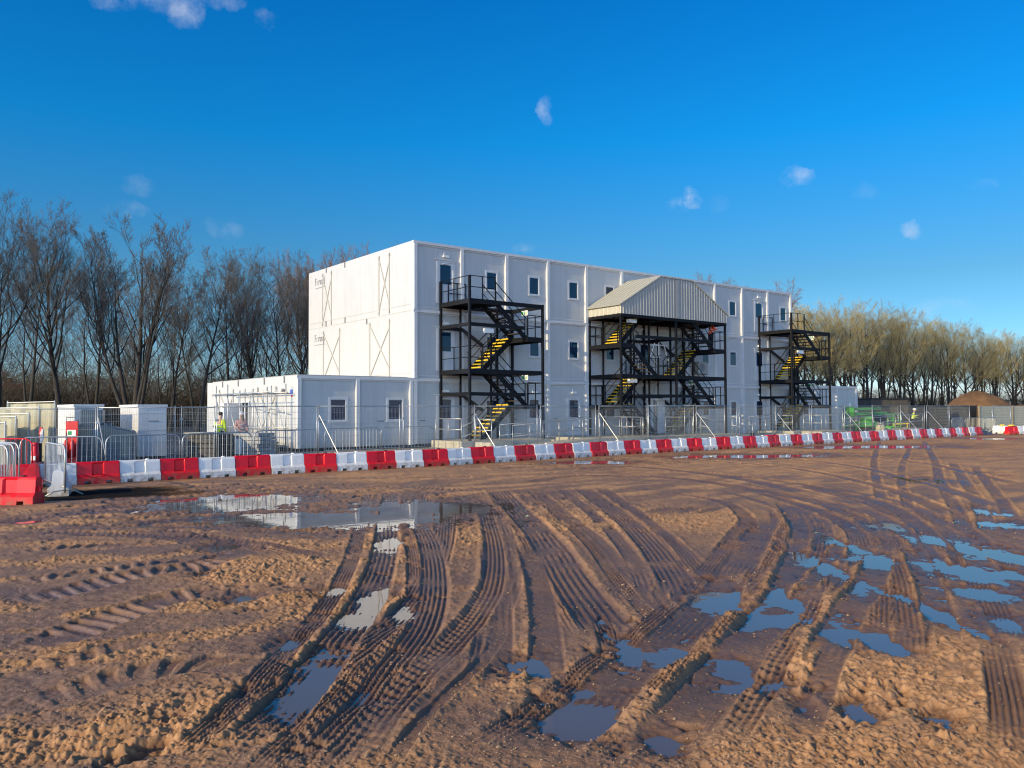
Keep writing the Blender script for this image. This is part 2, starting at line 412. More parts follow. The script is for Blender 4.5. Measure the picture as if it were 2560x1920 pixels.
for zz in (9.2, 5.85):           # small illegible maker's lettering: slanted strokes over an underline
    m = MB(); v0 = gv(787); x = -.008
    cur = v0
    for (wd, hh, kind) in ((.16, .42, 'f'), (.12, .26, 'r'), (.20, .26, 'm'), (.14, .26, 'o'), (.18, .26, 'q'), (.05, .40, 'l')):
        m.box(x-.006, x, cur-.04, cur, zz, zz+hh)
        if kind in 'fmoq': m.box(x-.006, x, cur-wd, cur-.045, zz+hh-.07, zz+hh)
        if kind in 'oq': m.box(x-.006, x, cur-wd, cur-.045, zz, zz+.06)
        if kind in 'moq': m.box(x-.006, x, cur-wd-.04, cur-wd, zz-(.14 if kind == 'q' else 0), zz+hh)
        if kind == 'f': m.box(x-.006, x, cur-wd, cur-.045, zz+.2, zz+.25)
        cur -= wd + .10
    m.box(x-.006, x, cur+.05, v0, zz-.2, zz-.17)
    m.build('lettering', MT['logo'], blk)

ann = thing('single_storey_annex', 'low white flat roofed annex joined to the sunlit end of the tall block', 'building', BO, BA)
AL = 2*2.95
MOD_, MOD = MOD, 2.95
module_wall(ann, -AL-.001, 2, 12.3, .15, 3.36, [.01])
MB().box(-AL+.2, -.1, .3, 12.0, 3.36, 3.42).build('roof', MT['acgrey'], ann)
MB().box(-AL+.05, -.05, .15, 12.1, 0, .15).build('base', MT['dark'], ann)
for k in (0, 1):
    window(ann, -AL + k*MOD + 2.0, 1.36, 2.32, w=.76)
    MB().box(-AL + k*MOD + 1.05, -AL + k*MOD + 1.4, -.02, 0, 1.27, 1.33).build('vent_grille', MT['logo'], ann)
MOD = MOD_
AO = (-4.806-.793*AL, 39.8-.609*AL)
v0, v1 = gv(623, AO), gv(608, AO)
d = MB().box(-AL-.02, -AL-.001, v0, v1, .35, 2.22).build('doorway', MT['dark'], ann)
m = MB(); m.box(-AL-.06, -AL-.001, v0-.09, v0, .3, 2.3); m.box(-AL-.06, -AL-.001, v1, v1+.09, .3, 2.3); m.box(-AL-.06, -AL-.001, v0, v1, 2.22, 2.3)
m.build('frame', MT['trim'], d)
m = MB(); m.box(-AL-.95, -AL-.06, v1+.02, v1+.06, .35, 2.2); m.build('door', MT['trim'], ann)
end_panel(ann, [(549, 583), (645, 690)], .4, 2.95, -AL, AO)
for px in (557, 596, 661, 711):
    v = gv(px, AO); MB().box(-AL-.04, -AL, v-.035, v+.035, 3.06, 3.36).build('lifting_clip', MT['logo'], ann)
va, vb = gv(600, AO), gv(552, AO)
bd = MB().box(-AL-.05, -AL-.035, va, vb, 1.5, 2.2).build('notice_board', MT['lampwhite'], ann)
m = MB()
for a, b in ((.15, .42), (.5, .62), (.66, .75)): m.box(-AL-.058, -AL-.05, vb-(vb-va)*b, vb-(vb-va)*a, 1.95, 2.08)
m.build('lettering', MT['logo'], bd)
m = MB(); v = gv(729, AO); m.box(-AL-.02, -AL, v-.14, v+.14, 2.55, 2.75); m.build('blue_logo', MT['signblue'], ann)
MB().box(-AL-.02, -AL, v-.10, v+.06, 2.42, 2.50).build('red_logo', MT['signred'], ann)
MB().ball((-AL-.08, gv(711, AO), 2.72), .09).build('alarm_bell', MT['logo'], ann, True)

an2 = thing('single_storey_annex', 'plain pale single storey annex at the far right end of the tall block', 'building', BO, BA)
module_wall(an2, L11+.002, 3, 8.0, .15, 3.50, [.15])
MB().box(L11+.05, L11+3*MOD-.05, .15, 7.9, 0, .15).build('base', MT['dark'], an2)
window(an2, L11+MOD*.6, 1.4, 2.3, w=.6)

# ------------------------------------------------------------------ external steel stairs
SL = 4.45; W0 = .12; W1 = 2.62
SF = [.36, 3.75, 7.08]; SMID = [2.07, 5.42]
def tread_mesh(yside):
    m = MB()
    m.box(-.125, .1295, -.50, .50, -.03, .02, 0)
    if yside > 0: m.box(.09, .130, -.50, .50, -.019, .026, 1)
    else: m.box(-.135, -.09, -.50, .50, -.040, .026, 1)
    return m
def stair_bay(root, u0, flip, tread_proto, open_right=True, first=False):
    X = (lambda u: u0 + SL - u) if flip else (lambda u: u0 + u)
    P = lambda u, w, z: (X(u), -w, z)
    B = MT['black']; R = MT['blackrail']
    dirx = -1 if flip else 1
    # columns
    for (u, w, top) in ((0, W0, SF[2]+1.08), (0, W1, SF[2]+1.08), (SL, W1, SF[2]), (SL, W0, SF[2])):
        if flip and u == 0: continue       # shared middle columns belong to the other bay
        MB().beam(P(u, w, 0), P(u, w, top), .11, .11).build('column', B, root)
    for (u, w, a, b) in ((1.15, W0+.02, .36, SF[2]), (2.15, 1.36, .36, SF[2]-1.2), (SL-1.02, W0+.05, .36, SF[2])):
        MB().beam(P(u, w, a), P(u, w, b), .08, .08).build('column', B, root)
    # floor landings and mid landings
    for z in SF[1:]:
        m = MB(); m.quadbox([P(.0, W0, z-.05), P(1.55, W0, z-.05), P(1.55, W1, z-.05), P(.0, W1, z-.05), P(.0, W0, z), P(1.55, W0, z), P(1.55, W1, z), P(.0, W1, z)])
        for q in ((0, W0, 0, W1), (1.55, W0, 1.55, W1), (0, W1, 1.55, W1), (0, W0, 1.55, W0)):
            m.beam(P(q[0], q[1], z-.11), P(q[2], q[3], z-.11), .07, .22)
        m.build('landing', B, root)
        m = MB(); m.beam(P(1.55, W1, z-.11), P(SL, W1, z-.11), .08, .20); m.beam(P(SL, W0, z-.11), P(SL, W1, z-.11), .08, .20); m.beam(P(1.55, W0, z-.11), P(SL, W0, z-.11), .08, .18)
        m.build('edge_beam', B, root)
    for z in SMID:
        m = MB(); a = 3.45
        m.quadbox([P(a, W0, z-.05), P(SL, W0, z-.05), P(SL, W1, z-.05), P(a, W1, z-.05), P(a, W0, z), P(SL, W0, z), P(SL, W1, z), P(a, W1, z)])
        for q in ((a, W0, a, W1), (SL, W0, SL, W1), (a, W1, SL, W1), (a, W0, SL, W0)):
            m.beam(P(q[0], q[1], z-.12), P(q[2], q[3], z-.12), .07, .24)
        m.build('landing', B, root)
    # half-height ring beams with the cranked stringer hanging from them
    for z in (SF[1]-1.18, SF[2]-1.22):
        m = MB(); m.beam(P(0, W0, z), P(0, W1, z), .08, .17); m.beam(P(0, W1, z), P(3.3, W1, z-.02), .08, .17)
        m.beam(P(0, W0, z), P(1.25, W0, z), .08, .15); m.beam(P(1.25, W0, z), P(2.25, W0+.4, z-.8), .07, .17)
        m.build('ring_beam', B, root)
    # flights
    def flight(ua, za, ub, zb, wa, wb):
        n = 9
        f = MB()
        for w in (wa, wb):
            f.beam(P(ua, w, za-.08), P(ub, w, zb-.08), .05, .24)
        fo = f.build('stair_flight', B, root)
        for k in range(n):
            t = (k+.5)/n if k else .06
            t = k/(n-.001)
            u = ua + (ub-ua)*t; z = za + (zb-za)*t
            tr = bpy.data.objects.new('tread', tread_proto['lo' if ((ub-ua)*dirx > 0) == (zb < za) else 'hi']); COL.objects.link(tr)
            tr.location = P(u, (wa+wb)/2, z); tr.parent = fo
            tr.scale = (1, abs(wb-wa)/1.0-.06, 1)
        for w in (wa, wb):
            h = MB()
            h.tube([P(ua, w, za+.95), P(ub, w, zb+.95)], .024, 6); h.tube([P(ua, w, za+.52), P(ub, w, zb+.52)], .018, 6)
            h.beam(P(ua+(ub-ua)*.03, w, za), P(ua+(ub-ua)*.03, w, za+.95), .04, .04); h.beam(P(ua+(ub-ua)*.97, w, zb), P(ua+(ub-ua)*.97, w, zb+.95), .04, .04)
            h.build('handrail', R, fo)
    fw = (1.44, W1-.1); bw = (W0+.06, 1.30)
    upper, lower = (bw, fw) if flip else (fw, bw)
    flight(1.55, SF[2], 3.45, SMID[1], *upper); flight(3.45, SMID[1], 1.55, SF[1], *lower)
    flight(1.55, SF[1], 3.45, SMID[0], *upper); flight(3.45, SMID[0], 1.55, SF[0], *lower)
    # guard rails
    def guard(pts, z):
        g = MB()
        for hz in (.55, 1.08): g.tube([P(u, w, z+hz) for u, w in pts], .021, 6)
        for i, (u, w) in enumerate(pts): g.beam(P(u, w, z), P(u, w, z+1.08), .042, .042)
        for (a, b) in zip(pts, pts[1:]):
            u, w = (a[0]+b[0])/2, (a[1]+b[1])/2; g.beam(P(u, w, z), P(u, w, z+1.08), .04, .04)
        g.build('guard_rail', R, root)
    for z in SF[1:]:
        if not flip: guard([(0, -.05), (0, W1)], z)
        if not flip: guard([(0, W1), (1.5, W1)], z)
        guard([(1.5, W0), (.45, W0)], z) if z == SF[2] else None
    for z in SMID:
        guard([(3.5, W1), (SL, W1)], z); guard([(SL, W1), (SL, W0)], z); guard([(SL, W0), (3.5, W0)], z)
def lo_hi():
    d = {}
    for k, s in (('lo', 1), ('hi', -1)):
        o = tread_mesh(s).build('tread', [MT['grating'], MT['yellow']]); d[k] = o.data; bpy.data.objects.remove(o)
    return d
TP = lo_hi()
def exit_sign(root, u, w, z, l=.5):
    s = MB().box(u-.012, u+.012, -w-l, -w, z, z+.26).build('exit_sign', MT['signwhite'], root)
    MB().box(u-.02, u-.012, -w-.16, -w-.02, z+.03, z+.23).build('running_figure', MT['signgreen'], s)
    MB().box(u-.02, u-.012, -w-l+.06, -w-.22, z+.05, z+.20).build('green_panel', mat('pale_sign_green', (.45, .62, .40), .5), s)
def tower(u0, label):
    t = thing('stair_tower', label, 'fire escape', BL(u0, 0), BA, 'steel stair towers up the front')
    stair_bay(t, 0, False, TP)
    exit_sign(t, SL-.05, 1.0, SF[2]-.42); exit_sign(t, SL-.05, 1.0, SF[1]-.42)
    for z in (SF[2]-1.42, ):
        MB().box(.95, 1.45, -W1+.25, -W1+.05, z-.16, z+.06).build('bulkhead_light', MT['lampwhite'], t)
    return t
t1 = tower(1.55, 'black open steel stair tower nearest the sunlit end wall')
t3 = tower(27.35, 'black open steel stair tower at the far right corner of the block')
ct = thing('stair_tower', 'wide double black steel stair under a gabled cream sheet canopy', 'fire escape', BL(11.53, 0), BA, 'steel stair towers up the front')
stair_bay(ct, 0, True, TP)
stair_bay(ct, SL, False, TP)
for z in (SF[1], SF[2]):     # joining floor between the bays
    MB().box(SL-.6, SL+.6, -W1, -W0, z-.14, z-.055).build('landing', MT['black'], ct)
m = MB()
for z in (SF[1], SF[2]):
    m.beam((SL-1.5, -W1, z+.55), (SL+1.5, -W1, z+.55), .04, .04); m.beam((SL-1.5, -W1, z+1.08), (SL+1.5, -W1, z+1.08), .04, .04)
    for u in (SL-1.5, SL+1.5, SL-.75, SL+.75): m.beam((u, -W1, z), (u, -W1, z+1.08), .04, .04)
m.build('guard_rail', MT['blackrail'], ct)
# canopy: eaves beam, side skirt, ribbed gable front, sheeted slopes, flat ridge
EA, EB = 7.03, 7.50; RT = 9.30; UL, UR = -.08, 2*SL+.06; TL, TR = 3.04, 5.76; WF = W1+.10
def rib_sheet(parent, name, fn, length, zfun, pitch=.2, depth=.035, mm='sheet2'):
    "trapezoidal ribbed cladding: fn(s, z, d) -> local point; zfun(s) -> (z0, z1)"
    m = MB(); prof = []
    n = int(length/pitch)
    for i in range(n):
        b = i*length/n; p = length/n
        prof += [(b, 0), (b+p*.58, 0), (b+p*.68, depth), (b+p*.92, depth)]
    prof.append((length, 0))
    o = len(m.v)
    for s_, dd in prof:
        z0, z1 = zfun(s_); m.v += [fn(s_, z0, dd), fn(s_, z1, dd)]
    for i in range(len(prof)-1):
        m.f.append([o+2*i, o+2*i+2, o+2*i+3, o+2*i+1]); m.m.append(0)
    return m.build(name, MT[mm], parent)
cn = thing  # alias kept short
def gz(s):
    u = UL + s
    if u < TL: return (EA, EB + (RT-EB)*(u-UL)/(TL-UL))
    if u > TR: return (EA, EB + (RT-EB)*(UR-u)/(UR-TR))
    return (EA, RT)
rib_sheet(ct, 'gable_cladding', lambda s, z, d: (UL+s, -WF-d, z), UR-UL, gz, .225, .04, 'sheet2')
MB().box(SL-.13, SL+.13, -WF-.055, -WF-.041, EA, RT-.02).build('cover_strip', MT['sheet2'], ct)
rib_sheet(ct, 'side_cladding', lambda s, z, d: (UL-d, -.05-s, z), WF-.05, lambda s: (EA, EB), .3, .012, 'sheet')
rib_sheet(ct, 'side_cladding', lambda s, z, d: (UR+d, -.05-s, z), WF-.05, lambda s: (EA, EB), .3, .012, 'sheet')
def roof_slope(ua, za, ub, zb):
    m = MB(); n = 9
    d = Vector((ub-ua, 0, zb-za)).normalized(); nn = Vector((-d.z, 0, d.x)) if ub > ua else Vector((d.z, 0, -d.x))
    m.quadbox([(ua, -.03, za), (ub, -.03, zb), (ub, -WF-.08, zb), (ua, -WF-.08, za)] + [tuple(Vector(q)+nn*.05) for q in ((ua, -.03, za), (ub, -.03, zb), (ub, -WF-.08, zb), (ua, -WF-.08, za))])
    for i in range(n):
        w = .1 + i*(WF-.1)/(n-1)
        m.beam(Vector((ua, -w, za))+nn*.06, Vector((ub, -w, zb))+nn*.06, .05, .03, up=tuple(nn))
    return m.build('roof', MT['sheet'], ct)
roof_slope(UL-.12, EB-.02, TL+.02, RT+.02); roof_slope(UR+.12, EB-.02, TR-.02, RT+.02)
MB().box(TL, TR, -WF-.07, -.03, RT+.01, RT+.07).build('ridge_cap', MT['sheet'], ct)
m = MB(); m.box(UL, UR, -WF+.02, -WF+.14, EA-.16, EA+.02); m.box(UL, UL+.1, -WF+.14, -.05, EA-.16, EA+.02); m.box(UR-.1, UR, -WF+.14, -.05, EA-.16, EA+.02)
m.build('eaves_beam', MT['black'], ct)
for u in (0, SL, 2*SL):
    if u != 0: MB().beam((u, -W1, SF[2]), (u, -W1, EA+.1), .14, .14).build('column', MT['black'], ct)
MB().beam((0, -W1, 0), (0, -W1, EA), .13, .13).build('column', MT['black'], ct) if False else None
for z in (SF[2]-.3, SF[1]-.3):
    MB().box(.95, 1.55, -W1+.5, -W1+.3, z-.15, z+.05).build('bulkhead_light', MT['lampwhite'], ct)
for z in (SF[2]-1.5, SF[1]-1.35):
    MB().tube([(SL-1.0, -1.2, z), (SL+.9, -1.2, z+.02)], .045, 6).build('tube_light', MT['lampwhite'], ct)
m = MB()   # pale strut frame hanging in the middle of the stair
for a, b in (((4.15, 5.7), (3.7, 4.75)), ((4.9, 5.7), (5.3, 4.7)), ((4.5, 5.75), (4.5, 4.8)), ((3.9, 4.85), (5.1, 4.9))):
    m.tube([(a[0], -1.25, a[1]), (b[0], -1.25, b[1])], .035, 6)
m.build('strut_frame', MT['lampwhite'], ct)
for u in (SL-.9, SL+.95): MB().beam((u, -1.35, .3), (u, -1.35, SF[2]), .09, .09).build('column', MT['black'], ct)
exit_sign(ct, SL+3.5, .6, SF[1]-.42)
m = MB()
for u in (SL-.5, SL+.5): m.box(u-.3, u+.3, -1.0, -.95, .4, 2.4)
m.build('entrance_door', MT['trim'], ct)

# condenser units fixed to the front wall right of the canopy
for i, (z, lb) in enumerate(((7.0, 'grey condenser unit on the wall beside the canopy eaves'), (4.05, 'grey condenser unit on the wall at second floor level by the canopy stair'), (.55, 'grey condenser unit low on the wall by the canopy stair foot'))):
    u = 21.05
    a = thing('condenser_unit', lb, 'air conditioner', BL(u, 0, z), BA, 'condenser units right of the canopy stair')
    MB().box(-.45, .45, -.42, -.08, 0, .75).build('casing', MT['acgrey'], a, bevel=.02)
    MB().tube([(-.12, -.43, .38), (-.12, -.425, .38)], .27, 18).build('fan_grille', MT['logo'], a)
    m = MB(); m.box(-.4, -.34, -.45, -.06, -.06, 0); m.box(.34, .4, -.45, -.06, -.06, 0); m.build('bracket', MT['galv'], a)
    MB().box(-.46, -.38, -.425, -.421, .1, .3).build('label_plate', MT['signwhite'], a)
# ------------------------------------------------------------------ water filled road barriers
def barrier_mesh(name, mm):
    st = []
    def prof(rec, zb):
        # front (-y) from the ground up, over the top, down the back
        f = [(-.205, zb), (-.205, max(.165, zb)), (-.165, .205), (-.165+.035+rec, .24), (-.105+rec*.75, .49), (-.085, .53), (-.06, .55)]
        return f + [(-y, z) for y, z in f[::-1]]
    L = .985
    xs = [(0, 0, .0), (.015, 0, 0), (.16, 0, 0), (.165, 0, .085), (.29, 0, .085), (.30, 0, .085), (.31, 0, 0), (.34, .0, 0), (.385, .05, 0), (.60, .05, 0), (.625, .0, 0), (.665, 0, 0), (.67, 0, .085), (.80, 0, .085), (.805, 0, 0), (L-.015, 0, 0), (L, 0, 0)]
    m = MB(); n = None
    for i, (x, rec, zb) in enumerate(xs):
        pr = prof(rec, zb); sh = .985 if i in (0, len(xs)-1) else 1
        pr = [(y*sh, z if z < .3 else z*(.99 if sh < 1 else 1)) for y, z in pr]
        n = len(pr); m.v += [(x-L/2, y, z) for y, z in pr]
    k = len(xs)
    for i in range(k-1):
        for j in range(n-1):
            m.f.append([i*n+j, i*n+j+1, (i+1)*n+j+1, (i+1)*n+j]); m.m.append(0)
        m.f.append([i*n+n-1, i*n, (i+1)*n, (i+1)*n+n-1]); m.m.append(0)
    m.f.append(list(range(n))[::-1]); m.m.append(0); m.f.append([(k-1)*n+j for j in range(n)]); m.m.append(0)
    o = m.build(name, MT[mm])
    return o
def make_barrier(mm):
    o = barrier_mesh('road_barrier', mm)
    m = MB(); m.box(.485, .545, -.035, .035, .26, .36); m.build('connector', MT[mm], o)
    m = MB(); m.tube([(.2, 0, .545), (.2, 0, .575)], .05, 10); m.build('filler_cap', MT['dark' if mm == 'red' else mm], o)
    return o
BR = {'red': make_barrier('red'), 'whitep': make_barrier('whitep')}
used_b = {'red': False, 'whitep': False}
def put_barrier(mm, loc, rz, label, group, rot=None):
    if not used_b[mm]:
        used_b[mm] = True; o = BR[mm]; o.location = loc; o.rotation_euler = (0, 0, rz); tag(o, label, 'barrier', group)
    else: o = dup(BR[mm], loc, rz, label, group)
    o['category'] = 'barrier'
    if rot: o.rotation_euler = rot
    return o
ROWP = [G(*q) for q in ((-260,1233),(193,1211),(397,1200),(640,1187),(870,1176),(1100,1164),(1372,1147.5),(1632,1132),(1880,1119),(2150,1104),(2300,1096),(2458,1087.5))]
def catmull(P, n=24):
    out = []
    for i in range(len(P)-1):
        a = P[max(i-1,0)]; b = P[i]; c = P[i+1]; d = P[min(i+2,len(P)-1)]
        for k in range(n):
            t = k/n
            out.append(.5*((2*b)+(c-a)*t+(2*a-5*b+4*c-d)*t*t+(3*b-a-3*c+d)*t**3))
    out.append(P[-1]); return out
def walk(pts, s):
    acc = 0
    for a, b in zip(pts, pts[1:]):
        l = (b-a).length
        if acc + l >= s: return a + (b-a)*((s-acc)/l)
        acc += l
    return pts[-1] + (pts[-1]-pts[-2]).normalized()*(s-acc)
ROW = catmull(ROWP)
s193 = 0; tot = sum((b-a).length for a, b in zip(ROW, ROW[1:]))
_acc = 0
for a, b in zip(ROW, ROW[1:]):
    if (a-G(193,1211)).length < .03: s193 = _acc; break
    _acc += (b-a).length
UNIT = (tot - s193)/55
nr = nw = 0
back = []
for i in range(-3, 55):
    a = walk(ROW, s193 + i*UNIT); b = walk(ROW, s193 + (i+1)*UNIT)
    d = b-a; rz = math.atan2(d.y, d.x); red = i % 2 == 0
    # the front foot line is what the row follows: shift back by half a base
    nrm = Vector((-math.sin(rz), math.cos(rz), 0))
    c = (a+b)/2 + nrm*.21; c.z = -.015 + .008*math.sin(i*1.7)
    if red:
        lab = f'red plastic barrier in the long row, {ORD[nr]} red one from the left'; nr += 1
    else:
        lab = f'white plastic barrier in the long row, {ORD[nw]} white one from the left'; nw += 1
    o = put_barrier('red' if red else 'whitep', c, rz + random.uniform(-.045, .045), lab, 'red and white barriers along the mud edge')
    sc = UNIT/1.0; o.scale = (sc, 1, 1 + random.uniform(-.015, .015))
# the loose ones at the left edge
c = G(20, 1262); put_barrier('red', (c.x-.02, c.y+.2, -.02), .02, 'red plastic barrier standing alone nearest the camera at the left edge', 'loose barriers at the site entrance')
BR['red'].children
c = G(105, 1240); o = put_barrier('whitep', (c.x+.15, c.y+.42, -.01), 2.0, 'white plastic barrier turned end on behind the nearest red one', 'loose barriers at the site entrance')
c = G(52, 1222); o = put_barrier('red', (c.x-.15, c.y+.85, 0), 2.0, 'red plastic barrier half hidden behind the end on white one', 'loose barriers at the site entrance')
c = G(2507, 1084); o = put_barrier('whitep', (c.x, c.y+.2, 0), 2.35, 'white barrier end on beside the gap at the far end of the row', 'barriers beyond the gap')
for k, mm in enumerate(('red', 'whitep', 'red')):
    c = G(2533, 1086) + Vector((.95*k, .42*k+.2, 0)); put_barrier(mm, c, .42, ('red barrier with a yellow sandbag on top beyond the gap in the row', 'white barrier next to the sandbagged red one at the right edge', 'last red barrier at the right edge of the picture')[k], 'barriers beyond the gap')
def sandbag(loc, rz, label):
    m = MB(); m.ball((0,0,.07), (.30,.19,.075), 0, 12, 8)
    for v in range(len(m.v)):
        x, y, z = m.v[v]; m.v[v] = (x, y*(1+.12*math.sin(9*x)), z - .10*abs(x)**1.3)
    o = m.build('sandbag', mat('yellow_sacking', (.72,.55,.10), .85, var=.15, scale=15), None, True); o.location = loc; o.rotation_euler = (0,0,rz); tag(o, label, 'sandbag')
sandbag(tuple(G(2533,1086)+Vector((0,.2,.54))), .4, 'yellow sandbag lying on the red barrier beyond the gap')
sandbag(tuple(G(2507,1084)+Vector((.1,.2,.52))), .9, 'yellow sandbag draped over the end on white barrier')

# ------------------------------------------------------------------ mesh fence panels
PW = 3.46
def wire_grid(m, x0, x1, z0, z1, dx, rv, zs, rh):
    n = max(1, int((x1-x0)/dx))
    for i in range(1, n):
        x = x0 + (x1-x0)*i/n; m.beam((x, 0, z0), (x, 0, z1), rv, rv)
    for z in zs: m.beam((x0, -.005, z), (x1, -.005, z), rh, rh)
def make_panel(brace, cloth=None):
    t = thing('mesh_fence_panel', 'x', 'fence panel')
    f = MB(); r = .021
    f.tube([(0,0,.05), (0,0,2.03)], r, 8); f.tube([(PW-.06,0,.05), (PW-.06,0,2.03)], r, 8)
    f.tube([(0,0,1.97), (PW-.06,0,1.97)], r*.85, 6); f.tube([(0,0,.2), (PW-.06,0,.2)], r*.85, 6)
    f.build('frame', MT['galv'], t, True)
    m = MB(); wire_grid(m, 0, PW-.06, .2, 1.97, .062, .0048, [.42,.64,.86,1.08,1.30,1.52,1.74], .006)
    m.build('mesh_infill', MT['wire'], t)
    b = MB(); b.box(-.38, .32, -.12, .12, 0, .13); b.build('foot_block', MT['foot'], t, bevel=.02)
    MB().box(-.05, .05, -.035, .035, 1.45, 1.53).build('coupler', MT['galv'], t)
    if brace:
        s = MB(); s.tube([(.02, -.03, 1.62), (.30, -1.25, .06)], .017, 8); s.beam((.30,-1.05,.03), (.30,-1.5,.03), .2, .05)
        s.build('brace', MT['galv'], t)
    return t
PRO = {b: make_panel(b) for b in (False, True)}; used_p = {False: False, True: False}
def put_panel(loc, rz, label, brace, z=0):
    if not used_p[brace]:
        used_p[brace] = True; o = PRO[brace]; o.location = loc; o.rotation_euler = (0,0,rz); o['label'] = label; o['group'] = 'mesh fence panels round the site'
    else: o = dup(PRO[brace], loc, rz, label, 'mesh fence panels round the site')
    o.location.z = z
    return o
# front run, parallel with the building
us = [-7.54 + 3.53*i for i in range(17)]
BRACED = {0, 2, 4, 6, 8, 10, 12, 13, 15}
where = ['in front of the low annex by its corner', 'in front of the second annex window', 'before the foot of the nearest stair tower', 'in front of the ramp beside the nearest stair tower',
         'in front of the ramp handrails', 'left of the canopy stair foot', 'before the canopy stair foot', 'right of the canopy stair foot', 'between the canopy stair and the far stair tower',
         'before the far stair tower', 'in front of the end of the tall block', 'before the far right ramp', 'in front of the green machine', 'in front of the brown hut', 'before the dark hoarding', 'before the hoarding by the stacked crowd barriers', 'at the far right before the pale soil bank']
for i, u in enumerate(us):
    if i == 15: continue
    P = BL(u, 6.0 + .08*math.sin(i*2.1))
    put_panel(P, BA + random.uniform(-.012,.012), f'galvanised mesh fence panel {where[i]}', i in BRACED)
# left run
LP = [Vector((-7.13,30.45,0)), Vector((-10.2,28.5,0)), Vector((-13.5,26.9,0)), Vector((-16.9,26.2,0)), Vector((-20.3,26.0,0))]
wl = ['in front of the scaffold at the annex end', 'in front of the right white cabin', 'in front of the blue grey tank', 'at the left edge before the beige screens']
for i in range(4):
    a, b = LP[i+1], LP[i]; d = b-a
    o = put_panel(a, math.atan2(d.y, d.x), f'galvanised mesh fence panel {wl[i]}', i == 1, z=-.04*i)
    o.scale = (d.length/PW, 1, 1)
# back run of taller panels behind the yard
BP = [Vector((-24.5,33.0,0)), Vector((-20.9,33.2,0)), Vector((-17.3,33.6,0)), Vector((-13.7,34.2,0)), Vector((-10.4,34.6,0))]
wb = ['behind the beige screens', 'behind the white cabins', 'behind the gap between the cabins', 'behind the stacked materials by the scaffold']
for i in range(4):
    d = BP[i+1]-BP[i]
    put_panel(BP[i], math.atan2(d.y, d.x), f'galvanised mesh fence panel of the back run {wb[i]}', False)
# inner enclosure before the canopy stair
e0 = [BL(11.0, 5.0), BL(14.0, 4.9), BL(17.0, 4.9)]
for i, w_ in enumerate(('standing close to the canopy stair on its left half', 'standing close to the canopy stair on its right half')):
    d = e0[i+1]-e0[i]; put_panel(e0[i], math.atan2(d.y, d.x), f'galvanised mesh fence panel {w_}', False, .04)

# ------------------------------------------------------------------ crowd barriers
def make_crowd(mm='galv', L=2.25, n=15):
    t = thing('crowd_barrier', 'x', 'crowd barrier')
    f = MB(); r = .02; h = 1.08; c = .22; zb = .2
    pts = [(0,0,.08),(0,0,h-c)] + [(c-c*math.cos(a),0,h-c+c*math.sin(a)) for a in (PI/8,PI/4,3*PI/8)] + [(c,0,h),(L-c,0,h)] + [(L-c+c*math.sin(a),0,h-c+c*math.cos(a)) for a in (PI/8,PI/4,3*PI/8)] + [(L,0,h-c),(L,0,.08)]
    f.tube(pts, r, 8); f.tube([(0,0,zb),(L,0,zb)], r*.8, 6)
    f.build('frame', MT[mm], t, True)
    m = MB()
    for i in range(1, n+1):
        x = L*i/(n+1); top = h if c < x < L-c else h-c+math.sqrt(max(0, c*c-(c-min(x, L-x))**2))
        m.tube([(x,0,zb),(x,0,top)], .0085, 5)
    m.build('bar_infill', MT[mm], t)
    for x in (.06, L-.06):
        b = MB(); b.tube([(x,-.36,.02),(x,-.2,.11),(x,0,.13),(x,.2,.11),(x,.36,.02)], .016, 6); b.build('foot', MT[mm], t, True)
    return t
CB = make_crowd(); CB_used = [False]
def put_crowd(a, b, label, group='steel crowd barriers behind the fence', z=0):
    a = Vector(a); b = Vector(b); d = b-a; rz = math.atan2(d.y, d.x)
    if not CB_used[0]: CB_used[0] = True; o = CB; o.location = a; o.rotation_euler = (0,0,rz); o['label'] = label; o['group'] = group
    else: o = dup(CB, a, rz, label, group)
    o.scale = (d.length/2.25, 1, 1); o.location.z = z
    return o
put_crowd(at(52,23.2), at(256,24.0), 'steel crowd barrier in front of the fire point and the tank')
put_crowd(at(266,24.5), at(450,25.9), 'steel crowd barrier in front of the right white cabin')
put_crowd(at(457,26.1), at(630,28.0), 'steel crowd barrier in front of the wrapped pallet')
put_crowd(at(636,30.0), at(797,31.9), 'steel crowd barrier at the corner of the low annex')
put_crowd(at(813,33.2), at(949,35.2), 'steel crowd barrier under the annex windows')
put_crowd(at(953,35.3), at(1085,37.2), 'steel crowd barrier just left of the nearest stair tower')
o = put_crowd(at(115,19.5), at(165,17.6), 'steel crowd barrier standing end on by the loose barriers', 'loose crowd barriers at the site entrance')
put_crowd(at(-95,18.6), at(22,17.6), 'nearest steel crowd barrier cut by the left edge', 'loose crowd barriers at the site entrance')
put_crowd(at(-80,19.4), at(38,18.3), 'second steel crowd barrier from the front at the left edge', 'loose crowd barriers at the site entrance')
put_crowd(at(-70,20.0), at(50,19.0), 'third steel crowd barrier from the front at the left edge', 'loose crowd barriers at the site entrance')
MB().box(.1, .5, -.03, -.02, .55, .95).build('notice', MT['signwhite'], bpy.context.scene.objects[CB.name]) if False else None
rb = make_crowd('red'); rb['label'] = 'red painted crowd barrier at the left edge'; rb['group'] = 'loose crowd barriers at the site entrance'
a, b = at(-140,22.0), at(47,22.2); rb.location = a; rb.rotation_euler = (0,0,math.atan2((b-a).y,(b-a).x))
